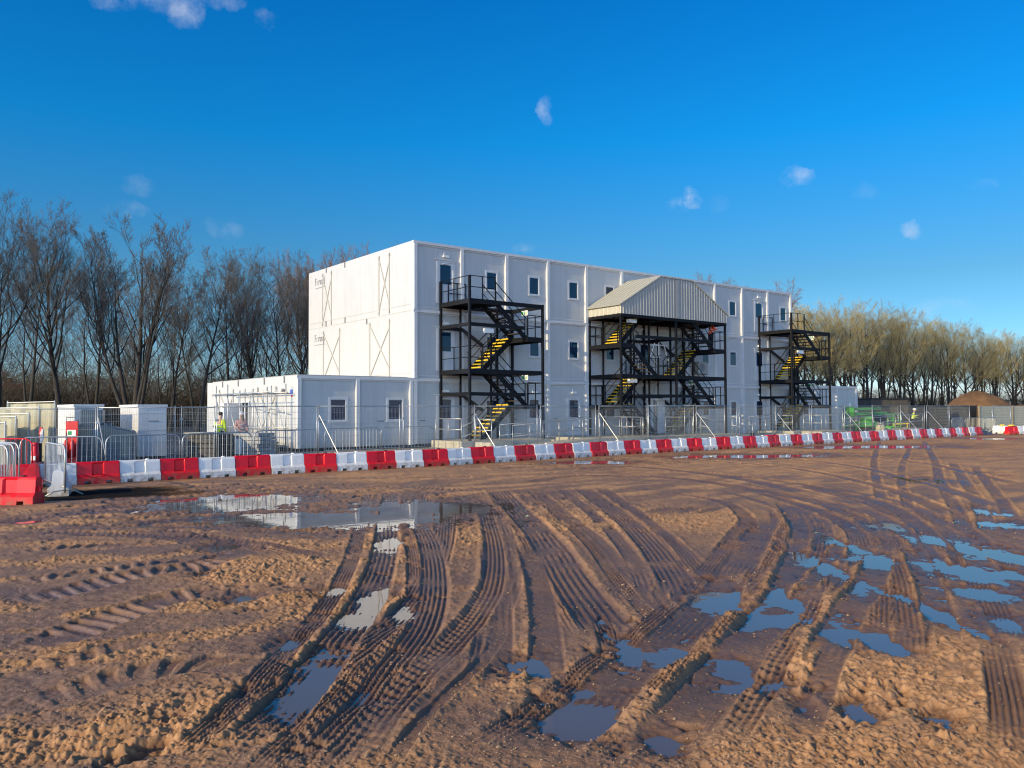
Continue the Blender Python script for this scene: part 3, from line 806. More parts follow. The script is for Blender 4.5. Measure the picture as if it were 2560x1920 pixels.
for (x0,Y0,x1,Y1,lb) in ((2378,60.5,2408,62.0,'leftmost of the steel crowd barriers stacked before the hoarding'),(2411,61.2,2460,62.4,'middle one of the steel crowd barriers stacked before the hoarding'),(2461,62.3,2487,63.2,'rightmost of the steel crowd barriers stacked before the hoarding')):
    put_crowd(at(x0,Y0), at(x1,Y1), lb, 'steel crowd barriers before the hoarding')

# ------------------------------------------------------------------ platforms, ramps, handrails at the front of the block
def slab(name, label, cat, u0, u1, w0, w1, h, mm='concrete', panels=True, h2=None):
    t = thing(name, label, cat, BL(u0, 0), BA)
    h2 = h if h2 is None else h2
    m = MB(); L_ = u1-u0
    m.quadbox([(0,-w1,0),(L_,-w1,0),(L_,-w0,0),(0,-w0,0),(0,-w1,h),(L_,-w1,h2),(L_,-w0,h2),(0,-w0,h)])
    m.build('deck', MT[mm], t)
    if panels:
        m = MB(); n = max(1, int((w1-w0)/.62))
        for k in range(n):
            a = w0 + (w1-w0)*k/n + .02; b = w0 + (w1-w0)*(k+1)/n - .02; m.box(-.03, -.001, -b, -a, .02, h-.02)
        m.build('end_panel', MT['concrete'], t)
    return t
def rail(label, pts, posts=True, h=1.05, group='galvanised handrails along the platforms', post_at=None):
    "pts: world deck points; two rails and posts"
    base = pts[0]
    t = thing('handrail', label, 'handrail', base, 0, group)
    P = [p-base for p in pts]
    for hz in (h, h*.52): MB().tube([p+Vector((0,0,hz)) for p in P], .024, 8).build('rail_tube', MT['galv'], t, True)
    for p in (P if post_at is None else [P[0]+(P[-1]-P[0])*q for q in post_at]):
        MB().tube([p, p+Vector((0,0,h))], .024, 8).build('post', MT['galv'], t, True)
    return t
slab('platform', 'pale platform under the nearest stair tower', 'platform', .9, 6.3, .3, 2.9, .35)
slab('platform', 'pale low ramp start beside the nearest stair tower', 'platform', 1.5, 2.6, 3.05, 4.4, .33)
slab('ramp', 'long concrete access ramp rising from the nearest stair tower', 'ramp', 2.7, 8.2, 3.1, 4.5, .04, panels=False, h2=.36)
slab('platform', 'concrete landing at the top of the long ramp', 'platform', 8.2, 11.3, .3, 4.5, .36)
slab('platform', 'grey platform under the canopy stair', 'platform', 11.6, 20.7, .2, 4.2, .33)
slab('step_block', 'pale step block at the left foot of the canopy stair', 'step', 11.0, 11.55, 3.0, 4.4, .24)
slab('platform', 'pale platform under the far stair tower', 'platform', 26.9, 32.0, .2, 3.0, .34)
slab('platform', 'pale landing block in front of the far stair tower', 'platform', 27.6, 31.2, 3.1, 4.6, .34)
slab('step_block', 'low pale steps left of the far stair tower', 'step', 26.0, 26.85, .6, 3.4, .18)
slab('ramp', 'concrete access ramp at the far right annex', 'ramp', 33.0, 41.0, 2.8, 4.6, .08, panels=False, h2=.36)
rail('handrail loop on the platform left of the nearest stair tower', [BL(.95,.6,.35), BL(.95,1.7,.35), BL(.95,2.8,.35)])
rail('sloping stair handrail just left of the nearest stair tower', [BL(1.0,2.8,.0), BL(2.0,2.8,.33)])
rail('square handrail frame on the ramp start block', [BL(1.55,3.1,.33), BL(1.55,4.35,.33)])
rail('near handrail of the long access ramp', [BL(2.7,4.42,.04), BL(4.5,4.42,.145), BL(6.4,4.42,.255), BL(8.2,4.42,.36), BL(9.6,4.42,.36)])
rail('far handrail of the long access ramp', [BL(2.9,3.15,.05), BL(4.7,3.15,.155), BL(6.6,3.15,.265), BL(8.2,3.15,.36)])
rail('handrail across the outer end of the ramp landing', [BL(9.75,4.42,.36), BL(10.5,4.42,.36), BL(11.25,4.42,.36)])
rail('handrail along the inner end of the ramp landing', [BL(11.25,4.3,.36), BL(11.25,2.9,.36), BL(11.25,1.5,.36)])
rail('square handrail frame at the left foot of the canopy stair', [BL(11.75,2.8,.33), BL(11.75,4.0,.33)])
rail('low handrail across the middle of the canopy platform', [BL(13.4,4.1,.33), BL(15.6,4.1,.33)])
rail('sloping handrail on the steps before the canopy stair', [BL(16.3,4.1,.33), BL(17.5,4.7,.02)])
rail('second sloping handrail right of the canopy steps', [BL(19.1,4.1,.33), BL(20.2,4.7,.02)])
rail('straight handrail right of the canopy platform', [BL(20.7,4.1,.33), BL(22.3,4.1,.2), BL(24.2,4.1,.1)])
rail('handrail frame on the block before the far stair tower', [BL(27.7,3.2,.34), BL(27.7,4.5,.34)])
rail('handrail along the steps left of the far stair tower', [BL(26.9,.5,.34), BL(26.9,1.7,.34), BL(26.9,2.9,.34)])
rail('long handrail before the far stair tower', [BL(28.2,4.5,.34), BL(31.1,4.5,.34)])
rail('near handrail of the far right ramp', [BL(33,4.5,.08), BL(35,4.5,.15), BL(37,4.5,.22), BL(39,4.5,.29), BL(41,4.5,.36)])
rail('far handrail of the far right ramp', [BL(33,2.9,.08), BL(35,2.9,.15), BL(37,2.9,.22), BL(39,2.9,.29), BL(41,2.9,.36)])

# ------------------------------------------------------------------ yard at the left
def cabin(loc, rz, w, d, h, label):
    t = thing('site_cabin', label, 'cabin', loc, rz, 'white cabins in the yard')
    m = MB(); m.box(0, w, 0, d, .12, h); m.build('wall', MT['cabin'], t, bevel=.015)
    MB().box(-.03, w+.03, -.03, d+.03, h, h+.09).build('roof', MT['trim'], t)
    MB().box(.1, w-.1, .1, d-.1, 0, .12).build('base', MT['dark'], t)
    m = MB(); m.box(w*.35, w*.72, -.012, 0, h*.72, h*.74); m.build('vent_grille', MT['logo'], t)
    m = MB(); m.box(-.012, 0, d*.2, d*.65, .2, h-.25); m.build('door', MT['cabin'], t)
    for z in (h*.33, h*.55, h*.88): MB().box(0, w, -.008, 0, z, z+.012).build('panel_seam', MT['seam'], t)
    return t
c = at(186, 30.0); cabin((c.x, c.y, 0), BA, .96, 3.4, 1.98, 'left white cabin behind the fire point and blue grey tank')
c = at(346, 30.6); cabin((c.x, c.y, 0), BA, 1.0, 2.9, 1.97, 'right white cabin standing clear of the tank')
tk = thing('liquid_tank', 'blue grey moulded liquid tank between the two white cabins', 'tank', at(188, 27.4), BA*.55)
m = MB(); prof = [(0,.1),(0,1.25),(.06,1.36),(.5,1.40),(1.1,1.30),(1.74,1.14),(1.80,1.05),(1.80,.1)]
m.prism(prof, lambda p, t: (p[0], t, p[1]), 0, 1.2); m.build('body', MT['tank'], tk, bevel=.05)
m = MB(); m.box(.12, .80, .2, 1.0, 1.36, 1.86); m.build('cabinet', MT['tank'], tk, bevel=.03)
m = MB(); m.box(.05, 1.75, .1, 1.1, 0, .1); m.build('base', MT['dark'], tk)
MB().tube([(.9,.4,1.3),(.9,.4,1.42)], .16, 14).build('lid', MT['tank'], tk)
m = MB()
for x in (.45, .9, 1.35): m.box(x-.03, x+.03, -.012, 0, .15, 1.05)
m.build('rib', MT['tank'], tk)
fp = thing('fire_point', 'red fire point stand with extinguishers left of the tank', 'fire point', at(160, 26.2), 0)
MB().box(0, .38, .12, .17, 0, 1.5).build('backboard', MT['firered'], fp)
m = MB(); m.box(.05, .33, .105, .12, 1.02, 1.22); m.build('notice', MT['signwhite'], fp)
m = MB(); m.box(.08, .20, .10, .105, 1.06, 1.18); m.build('green_square', MT['signgreen'], fp)
for x in (.08, .28):
    m = MB(); m.tube([(x,0,.35),(x,0,.78),(x,0,.86),(x,0,.90)], [.075,.075,.05,.03], 10); m.build('extinguisher', MT['firered'], fp, True)
MB().box(-.04, .42, -.1, .2, 0, .08).build('base', MT['foot'], fp)
MB().tube([(.05,.05,1.5),(.05,.05,1.62),(.33,.05,1.62),(.33,.05,1.5)], .02, 6).build('top_bar', MT['galv'], fp)
po = thing('fire_point_post', 'red and white sign on a pole beside the beige screens', 'sign', at(103, 25.2), 0)
MB().tube([(0,0,0),(0,0,1.2)], .025, 8).build('pole', MT['signwhite'], po)
m = MB(); pr = [(.13*math.cos(t)*.55, .24*math.sin(t)) for t in np.linspace(0, 2*PI, 17)[:-1]]
m.prism(pr, lambda p, t: (p[0]+.02, t, 1.1+p[1]), -.02, .02); m.build('oval_board', MT['signred'], po)
MB().tube([(.07,-.03,.9),(.07,-.03,1.28)], .03, 8).build('white_stripe', MT['signwhite'], po)
bl = thing('bollard', 'stubby red post with a black neighbour beside the end on crowd barrier', 'bollard', at(90, 22.6), 0)
m = MB(); m.tube([(0,0,0),(0,0,.14),(0,0,.15),(0,0,.30),(0,0,.31),(0,0,.48),(0,0,.49),(0,0,.62),(0,0,.64)], [.085,.085,.075,.075,.085,.085,.075,.075,.06], 12); m.build('body', MT['red'], bl, True)
MB().box(-.055, .055, -.087, -.08, .32, .40).build('white_mark', MT['signwhite'], bl)
bl.scale = (1.15, 1.15, 1.5)
b2 = MB().tube([(0,0,0),(0,0,.92),(0,0,.94)], [.055,.055,.04], 12).build('bollard', MT['rubber'], None, True); b2.location = at(101, 22.75); tag(b2, 'slim black post standing right beside the stubby red post', 'bollard')
# beige screens on fence panels, far left
SP = [(-60,24.0,1.40),(18,25.0,1.45),(44,25.8,1.62),(76,26.4,1.72),(102,28.2,1.92),(140,29.3,2.12)]
wsx = ['at the left edge', 'second from the left edge', 'in the middle of the row', 'behind the red and white sign', 'tallest, beside the left white cabin']
for i in range(5):
    a, b = at(SP[i][0], SP[i][1]), at(SP[i+1][0], SP[i+1][1]); d = b-a; L_ = d.length
    Ym = (SP[i][1]+SP[i+1][1])/2; b = at(SP[i+1][0], Ym); L_ = 1.9 if i else 2.6; a = b - Vector((L_*.985, -L_*.17, 0))
    t = thing('fence_screen', f'beige sheeted fence screen {wsx[i]}', 'screen', a, math.atan2((b-a).y, (b-a).x), 'beige fence screens at the left')
    h0, h1 = SP[i+1][2], SP[i+1][2]+.03
    m = MB(); n = 10
    for k in range(n):
        x0, x1 = L_*k/n, L_*(k+1)/n; y0 = .03*math.sin(k*1.9); y1 = .03*math.sin((k+1)*1.9)
        m.quadbox([(x0,y0,.08),(x1,y1,.08),(x1,y1+.01,.08),(x0,y0+.01,.08),(x0,y0,h0-.03),(x1,y1,h0-.03),(x1,y1+.01,h0-.03),(x0,y0+.01,h0-.03)])
    m.build('sheet', MT['screen'], t)
    m = MB(); m.tube([(.02,-.04,0),(.02,-.04,h1+.04)], .022, 8); m.tube([(L_-.02,-.04,0),(L_-.02,-.04,h1+.04)], .022, 8); m.tube([(.02,-.04,h0),(L_-.02,-.04,h1)], .02, 8); m.build('frame', MT['galv'], t)
# scaffold tower before the annex end
GO = Vector((AO[0], AO[1], 0))
def GL(s, o, z=0.0):   # s along the end wall, o out from it
    return Vector((GO.x - .609*s - .793*o, GO.y + .793*s - .609*o, z))
sc = thing('scaffold', 'bare tube scaffold frame standing at the sunlit end of the low annex', 'scaffold', GL(0,0,0), 0)
def scp(s, o, z): return GL(s, o, z) - GL(0,0,0)
SS = [.4, 2.1, 3.8, 5.5, 7.2]
for s in SS:
    for o_ in (.3, 1.15):
        h = 2.75 + .35*((s*7+o_*3) % 1)
        MB().tube([scp(s,o_,0), scp(s,o_,h)], .026, 8).build('standard', MT['galv'], sc, True)
for o_ in (.3, 1.15):
    for z in (2.62, 1.05): MB().tube([scp(.1,o_+.04,z), scp(7.6,o_+.04,z)], .024, 8).build('ledger', MT['galv'], sc, True)
for s in SS:
    MB().tube([scp(s+.04,.1,2.57), scp(s+.04,1.4,2.57)], .024, 8).build('transom', MT['galv'], sc, True)
for a, b in ((5.5, 7.2), (3.8, 5.5), (.4, 2.1)):
    MB().tube([scp(b,1.2,2.6), scp(a,1.2,.3)], .024, 8).build('brace', MT['galv'], sc, True)
for s in (2.1, .4):
    MB().tube([scp(s,.35,1.75), scp(s+1.7,.35,1.9)], .024, 8).build('ledger', MT['galv'], sc, True)
# stacked materials between the yard fence and the scaffold
pl = thing('pallet_stack', 'dark stack of wrapped boards on the ground by the scaffold', 'pallet', at(560, 31.5), -.35)
m = MB()
for k in range(6):
    m.box(random.uniform(-.06,.06), 1.6+random.uniform(-.06,.06), random.uniform(-.04,.04), 1.0, .14+k*.14, .14+k*.14+.125)
m.build('boards', MT['wrap'], pl, bevel=.01)
m = MB()
for x in (.1, .75, 1.4): m.box(x, x+.12, 0, 1.0, 0, .13)
m.build('pallet', MT['timber'], pl)
m = MB(); m.box(.2, .85, -.05, -.005, .18, .75); m.build('white_wrap', MT['lampwhite'], pl)
p2 = thing('pallet_stack', 'brown timber bundle behind the crowd barrier left of the scaffold', 'pallet', at(462, 30.2), -.2)
m = MB()
for k in range(5):
    for q in range(3): m.box(q*.42, q*.42+.40, 0, 1.3+random.uniform(-.1,.1), .12+k*.17, .12+k*.17+.15)
m.build('timber', MT['pallet'], p2, bevel=.01)
m = MB(); m.box(-.02, .75, -.02, .9, .98, 1.02); m.build('cover', MT['concrete'], p2)
m = MB()
for x in (.05, 1.05): m.box(x, x+.12, 0, 1.2, 0, .11)
m.build('pallet', MT['timber'], p2)
p3 = thing('pallet_stack', 'low pile of pale boards at the foot of the scaffold', 'pallet', GL(.8, .5), BA+PI/2)
m = MB()
for k in range(4): m.box(-.02*k, 2.6+.05*k, random.uniform(-.05,.02), .8, .02+k*.11, .11+k*.11)
m.build('boards', MT['timber'], p3, bevel=.01)
cr = MB().box(-.2, .2, -.17, .17, .0, .30).box(-.17, .17, -.14, .14, .30, .32).build('crate', MT['firered'], None, bevel=.02); cr.location = GL(1.0, 1.9); tag(cr, 'small orange red crate on the ground at the scaffold foot', 'crate')
# far left house behind the trees
hs = thing('house', 'red roofed house glimpsed far behind the trees at the left edge', 'house', (-64, 98, 0), .35)
MB().box(-6, 6, -4, 4, 0, 2.7).build('wall', MT['brick'], hs)
m = MB(); m.prism([(-4.4, 2.7), (4.4, 2.7), (0, 5.2)], lambda p, t: (t, p[0], p[1]), -6.4, 6.4); rf = m.build('roof', MT['roof_tile'], hs)
MB().box(3.2, 4.0, -.4, .4, 4.4, 5.9).build('chimney', MT['brick'], rf)
window(hs, 2.5, 1.0, 2.0, w=1.1, y=-4.0); window(hs, -2.5, 1.0, 2.0, w=1.1, y=-4.0)

# ------------------------------------------------------------------ right side
ht = thing('site_hut', 'long brown hut with a flat roof behind the fence right of the green machine', 'hut', at(2178, 68.0), .25)
m = MB(); m.box(0, 3.6, 0, 2.6, .1, 2.55); m.build('wall', MT['hut'], ht)
MB().box(-.08, 3.68, -.08, 2.7, 2.55, 2.66).build('roof', MT['dark'], ht)
MB().box(1.0, 1.6, -.02, 0, 1.5, 2.0).build('window', MT['glass'], ht)
MB().box(2.3, 3.05, -.03, 0, .15, 2.1).build('door', MT['hut'], ht)
MB().box(-.0, 3.6, .0, 2.6, 0, .1).build('base', MT['dark'], ht)
# hoarding of horizontal boards
HP = [(2190,67.5),(2290,70.5),(2378,73.5),(2440,76)]
hwhere = ('left length behind the hut', 'middle length behind the fence', 'right length below the soil heap')
for i in range(3):
    a, b = at(*HP[i]), at(*HP[i+1]); d = b-a; L_ = d.length
    t = thing('hoarding', f'dark board hoarding, {hwhere[i]}', 'hoarding', a, math.atan2(d.y, d.x), 'dark hoardings at the right')
    m = MB()
    for k in range(9): m.box(0, L_, -.02-.01*(k % 2), .02, .05+k*.222, .05+k*.222+.212)
    m.build('board', MT['hoard'], t)
    for x in (0, L_*.5, L_-.1):
        MB().box(x, x+.1, -.075, -.035, 0, 2.1).build('post', MT['hoard'], t)
bh = [(2446,74),(2530,77),(2620,80)]
for i in range(2):
    a, b = at(*bh[i]), at(*bh[i+1]); d = b-a; L_ = d.length
    t = thing('hoarding', ('pale board hoarding just right of the stacked crowd barriers', 'pale board hoarding at the right edge of the picture')[i], 'hoarding', a, math.atan2(d.y, d.x), 'pale hoardings at the right')
    m = MB()
    for k in range(9): m.box(0, L_, -.02-.01*(k % 2), .02, .05+k*.215, .05+k*.215+.205)
    m.build('board', MT['screen'], t)
    for x in (0, L_-.1): MB().box(x, x+.1, -.075, -.035, 0, 2.05).build('post', MT['timber'], t)
# soil heap and bank
def heap(name, label, cx, cy, a, b, h, power, mm, seed, flat=.0):
    rs = random.Random(seed); n = 44; mrows = 26
    m = MB(); pts = []
    for i in range(mrows+1):
        r = i/mrows
        for j in range(n):
            t = 2*PI*j/n; k = 1 + .07*math.sin(3*t+seed) + .05*math.sin(7*t+2*seed)
            z = h*math.cos(min(1, r)*PI/2)**power + (rs.uniform(-.09,.09)*h*.5*(1-r) if 0 < i < mrows else 0)
            m.v.append((a*r*k*math.cos(t), b*r*k*math.sin(t), z - (.06 if i == mrows else 0)))
    for i in range(mrows):
        for j in range(n):
            m.f.append([i*n+j, i*n+(j+1) % n, (i+1)*n+(j+1) % n, (i+1)*n+j]); m.m.append(0)
    o = m.build(name, MT[mm], None, True); o.location = (cx, cy, 0); tag(o, label, 'soil heap'); return o
c = at(2440, 84); heap('soil_heap', 'tall brown soil heap rising above the hoarding at the right', c.x, c.y, 5.2, 4.8, 3.45, 1.2, 'soil', 3, .26)
c = at(2640, 86); o = heap('soil_bank', 'long pale soil bank at the right edge behind the fence', c.x+3, c.y, 15.5, 5, 2.5, .8, 'soil', 5, .5)
# green tracked boom lift
gm = thing('boom_lift', 'bright green tracked boom lift folded up behind the right fence', 'boom lift', at(2162, 62.5), .22); gm.scale = (.86, .86, .9)
m = MB(); m.box(-.9, .9, -.35, .35, .45, .95); m.build('chassis', MT['green'], gm, bevel=.05)
for y in (-.55, .55):
    m = MB(); m.prism([(-.85,.12),(-.7,.0),(.7,0),(.85,.12),(.85,.32),(.7,.42),(-.7,.42),(-.85,.32)], lambda p, t: (p[0], y+t, p[1]), -.14, .14); m.build('track', MT['rubber'], gm)
m = MB(); m.box(-.3, .55, -.32, .32, .95, 1.35); m.build('turret', MT['green'], gm, bevel=.05)
m = MB(); m.beam((-1.4,0,1.55),(2.1,0,1.62), .26, .26); m.build('lower_boom', MT['dgreen'], gm)
m = MB(); m.beam((-1.5,.02,1.95),(1.5,.02,2.0), .24, .24); m.build('upper_boom', MT['dgreen'], gm)
m = MB(); m.box(-1.75,-1.25,-.25,.25,1.3,2.15); m.build('knuckle', MT['green'], gm, bevel=.04)
m = MB(); m.beam((2.0,0,1.6),(2.75,0,1.05), .2, .2); m.build('jib', MT['dgreen'], gm)
m = MB()
for z in (.5, 1.0, 1.55):
    m.tube([(2.5,-.4,z),(3.2,-.4,z),(3.2,.4,z),(2.5,.4,z)], .025, 6, closed=True)
for (x,y) in ((2.5,-.4),(3.2,-.4),(3.2,.4),(2.5,.4)): m.tube([(x,y,.45),(x,y,1.55)], .025, 6)
m.box(2.48,3.22,-.42,.42,.42,.46); m.build('basket', MT['green'], gm)
for s in (-1, 1):
    for q in (-1, 1):
        m = MB(); m.beam((.75*s,.3*q,.75),(1.7*s,1.1*q,.35), .13, .13); m.beam((1.7*s,1.1*q,.45),(1.7*s,1.1*q,.0), .1, .1); m.box(1.7*s-.16,1.7*s+.16,1.1*q-.16,1.1*q+.16,0,.04); m.build('outrigger', MT['green'], gm)
m = MB(); m.tube([(-1.5,0,2.1),(-1.5,0,2.45)], .05, 8); m.build('beacon', MT['lampwhite'], gm)
yb = MB().beam((-.6,0,.62),(.6,0,.66), .10, .10).beam((-.5,0,0),(-.5,0,.6),.06,.06).beam((.5,0,0),(.5,0,.6),.06,.06).build('trestle', MT['yellow'], None); yb.location = at(2250, 63); tag(yb, 'low yellow trestle bar in front of the brown hut', 'trestle')
bg = thing('bulk_bag', 'pale bulk bag standing beside the ramp rails left of the green machine', 'bulk bag', at(2200, 59.5), .1)
m = MB(); m.ball((0,0,.36),(.36,.34,.40),0,12,8); m.build('bag', MT['screen'], bg, True)
for x in (-.2,.2): MB().tube([(x-.08,0,.68),(x,0,.86),(x+.08,0,.68)], .02, 6).build('lifting_loop', MT['screen'], bg)
# ------------------------------------------------------------------ people
def skin_obj(name, nodes, edges, rad, mm, parent, sub=2):
    me = bpy.data.meshes.new(name); me.from_pydata([tuple(n) for n in nodes], edges, [])
    o = bpy.data.objects.new(name, me); COL.objects.link(o)
    if parent: o.parent = parent
    sk = o.modifiers.new('skin', 'SKIN'); sk.use_smooth_shade = True
    if not me.skin_vertices: 
        bm = bmesh.new(); bm.from_mesh(me); bm.verts.layers.skin.verify(); bm.to_mesh(me); bm.free()
    for i, r in enumerate(rad):
        v = me.skin_vertices[0].data[i]; v.radius = (r, r) if not isinstance(r, tuple) else r; v.use_root = (i == 0)
    s = o.modifiers.new('sub', 'SUBSURF'); s.levels = sub; s.render_levels = sub
    dg = bpy.context.evaluated_depsgraph_get(); dg.update()
    m2 = bpy.data.meshes.new_from_object(o.evaluated_get(dg)); o.modifiers.clear(); o.data = m2; m2.name = name
    m2.materials.clear(); m2.materials.append(mm); return o
def person(loc, rz, label, arms, legs, top, low, helmet=None, lean=0.0, hair=True, height=1.76, vest=None):
    t = thing('person', label, 'person', loc, rz); k = height/1.76; t.scale = (k, k, k)
    L = lean
    N = [(0,0,.95),(0,-.02*L,1.12),(0,-.10*L,1.32),(0,-.16*L,1.47),(0,-.19*L-.01,1.55),(0,-.22*L-.025,1.645),(0,-.22*L-.02,1.72)]
    R = [.115,(.125,.10),(.145,.105),.06,.052,(.078,.095),(.07,.085)]
    E = [(i,i+1) for i in range(6)]
    def add(p, r, frm): N.append(tuple(p)); R.append(r); E.append((frm, len(N)-1)); return len(N)-1
    add((0,-.22*L-.13,1.64), .012, 5)                               # nose
    for s in (-1,1): add((s*.085,-.22*L-.02,1.64), .016, 5)          # ears
    J = {'arm': [], 'leg': []}
    for s, (kx, ax) in zip((-1,1), legs):
        h = add((s*.095,0,.90), .088, 0); kn = add((s*.10+kx[0],kx[1],.50+kx[2]), .060, h); an = add((s*.10+ax[0],ax[1],.09+ax[2]), .042, kn); to = add((s*.11+ax[0],ax[1]-.15,.045+ax[2]), .035, an)
        J['leg'].append((h,kn,an,to))
    for s, (el, wr) in zip((-1,1), arms):
        sh = add((s*.18,-.14*L,1.42), .058, 2); e = add(el, .042, sh); w = add(wr, .029, e)
        d = (Vector(wr)-Vector(el)).normalized(); side = Vector((0,0,1)).cross(d); side = side.normalized() if side.length > .1 else Vector((1,0,0)); up = d.cross(side)
        pm = add(Vector(wr)+d*.05, .030, w)
        for q, (o_, l_) in enumerate(((-.033,.068),(-.011,.082),(.011,.076),(.033,.058))):
            a = add(Vector(wr)+d*.085+side*o_, .0105, pm); add(Vector(wr)+d*(.085+l_*.7)+side*o_*1.1-up*.018-up*.004*q, .0085, a)
        th = add(Vector(wr)+d*.05+side*.05, .012, pm); add(Vector(wr)+d*.09+side*.062-up*.02, .0095, th)
        J['arm'].append((sh,e,w))
    skin_obj('body', N, E, R, MT['skin'], t, 1)
    fat = lambda r, a: (r[0]+a, r[1]+a) if isinstance(r, tuple) else r+a
    ids = [1,0,2,3]; nn = [N[1],(0,.0,.90),N[2],tuple(Vector(N[2])*.35+Vector(N[3])*.65)]; rr = [fat(R[1],.03), .135, fat(R[2],.028), .075]; ee = [(0,1),(0,2),(2,3)]
    for sh, e, w in J['arm']:
        b = len(nn); nn += [N[sh], N[e], tuple(Vector(N[e])*.12+Vector(N[w])*.88)]; rr += [.076,.060,.046]; ee += [(2,b),(b,b+1),(b+1,b+2)]
    skin_obj('jacket', nn, ee, rr, top, t, 1)
    nn = [(0,0,.93)]; rr = [.118]; ee = []
    for h, kn, an, to in J['leg']:
        b = len(nn); nn += [N[h], N[kn], tuple(Vector(N[kn])*.1+Vector(N[an])*.9)]; rr += [.102,.076,.062]; ee += [(0,b),(b,b+1),(b+1,b+2)]
    skin_obj('trousers', nn, ee, rr, low, t, 1)
    for h, kn, an, to in J['leg']:
        skin_obj('boot', [N[an], N[to]], [(0,1)], [.056,.048], MT['rubber'], t, 1)
    hc = Vector((0, -.22*L-.015, 1.70))
    if helmet:
        m = MB(); m.ball(hc+Vector((0,0,.03)), (.115,.135,.10), 0, 14, 8)
        m.ball(hc+Vector((0,-.03,.0)), (.125,.165,.018), 0, 14, 4); m.build('helmet', helmet, t, True)
    else:
        MB().ball(hc+Vector((0,.02,.02)), (.092,.105,.085), 0, 12, 8).build('hair', MT['hairb'], t, True)
    m = MB()
    for s in (-1,1): m.ball((s*.03, hc.y-.088, 1.665), .011, 0, 6, 4)
    m.build('eyes', MT['dark'], t)
    # reflective bands
    m = MB()
    for z, rx, ry in ((1.10,.162,.14),(1.24,.172,.14)):
        y0 = -.05*L*(z-.95)/.3
        m.tube([(rx*math.cos(a), ry*math.sin(a)+y0, z) for a in np.linspace(0,2*PI,21)[:-1]], .014, 5, closed=True)
    m.build('reflective_band', MT['lampwhite'], t)
    return t
down = lambda s: ((s*.235,-.02,1.15),(s*.25,-.10,.92))
ST0 = (((0,-.02,0),(0,.02,0)),((0,-.02,0),(0,.02,0)))
person(BL(11.53+SL*2-.62, 2.05, SMID[1]), BA+math.radians(75), 'person in an orange jacket standing on the upper right landing of the canopy stair',
       (((-.26,-.10,1.20),(-.20,-.34,1.28)), ((.27,-.10,1.20),(.20,-.36,1.32))), (((0,-.03,0),(-.02,.03,0)),((.01,-.01,0),(.02,.04,0))), MT['orange'], MT['navy'], MT['helmetr'], .5)
person(at(549, 33.6), math.radians(170), 'person in a yellow high visibility jacket standing behind the dark stack by the scaffold',
       (down(-1), ((.26,-.06,1.16),(.18,-.28,1.08))), ST0, MT['hiviz'], MT['navy'], None, .4, height=1.74)
person(at(604, 35.0), math.radians(20), 'person in a washed out pink top near the open doorway of the annex',
       (((-.25,-.05,1.16),(-.17,-.28,1.12)), down(1)), ST0, MT['pinkc'], MT['acgrey'], MT['whitep'] and MT['helmet'], .2, height=1.72)
person(at(2281, 64.0), math.radians(60), 'person in a green yellow high visibility jacket in front of the dark hoarding',
       (((-.27,-.08,1.2),(-.22,-.32,1.25)), ((.26,-.05,1.16),(.2,-.3,1.1))), (((0,-.12,0),(0,-.16,0)),((0,.02,0),(0,.18,.03))), MT['hiviz'], MT['navy'], MT['helmet'], .5)
# ------------------------------------------------------------------ ground
def _hash(ix, iy, seed):
    h = (ix.astype(np.int64)*374761393 + iy.astype(np.int64)*668265263 + seed*1442695041) & 0xFFFFFFFF
    h = ((h ^ (h >> 13))*1274126177) & 0xFFFFFFFF
    return ((h ^ (h >> 16)) & 0xFFFF)/65535.0
def _grad(ix, iy, seed):
    a = _hash(ix, iy, seed)*2*np.pi
    return np.cos(a), np.sin(a)
def perlin(x, y, seed=0):
    x0 = np.floor(x); y0 = np.floor(y); fx = x-x0; fy = y-y0
    u = fx*fx*fx*(fx*(fx*6-15)+10); v = fy*fy*fy*(fy*(fy*6-15)+10)
    def d(ix, iy, dx, dy):
        gx, gy = _grad(ix, iy, seed); return gx*dx + gy*dy
    n00 = d(x0, y0, fx, fy); n10 = d(x0+1, y0, fx-1, fy); n01 = d(x0, y0+1, fx, fy-1); n11 = d(x0+1, y0+1, fx-1, fy-1)
    return (n00*(1-u)+n10*u)*(1-v) + (n01*(1-u)+n11*u)*v          # about -.7 .. .7
def fbm(x, y, seed, octv=4, gain=.5):
    s = 0; a = 1
    for i in range(octv): s = s + a*perlin(x*2**i, y*2**i, seed+i*17); a *= gain
    return s
def smooth(e0, e1, x):
    t = np.clip((x-e0)/(e1-e0), 0, 1); return t*t*(3-2*t)

# grid: fine in front of the viewpoint, coarse out to the horizon
fa = np.radians(np.linspace(-41, 41, 1180))
ca = np.radians(np.concatenate([np.linspace(46, 180, 24), np.linspace(-174, -46, 23)]))
ang = np.concatenate([fa, ca])
inv = np.linspace(1/3.3, 1/17.5, 620); r1 = 1/inv
r2 = np.arange(r1[-1]+.09, 62, .105)
r3 = 62*np.geomspace(1.01, 40, 46)
rr = np.concatenate([[.25, .8, 1.5, 2.2, 2.7, 3.0], r1, r2, r3])
NR, NA = len(rr), len(ang)
RR, AA = np.meshgrid(rr, ang, indexing='ij')
X = (RR*np.sin(AA)).ravel(); Y = (RR*np.cos(AA)).ravel()
near = (np.hypot(X, Y) < 64) & (np.abs(np.arctan2(X, Y)) < np.radians(42)) & (Y > 2.5)
ix = np.nonzero(near)[0]; x = X[ix]; y = Y[ix]; rd = np.hypot(x, y)

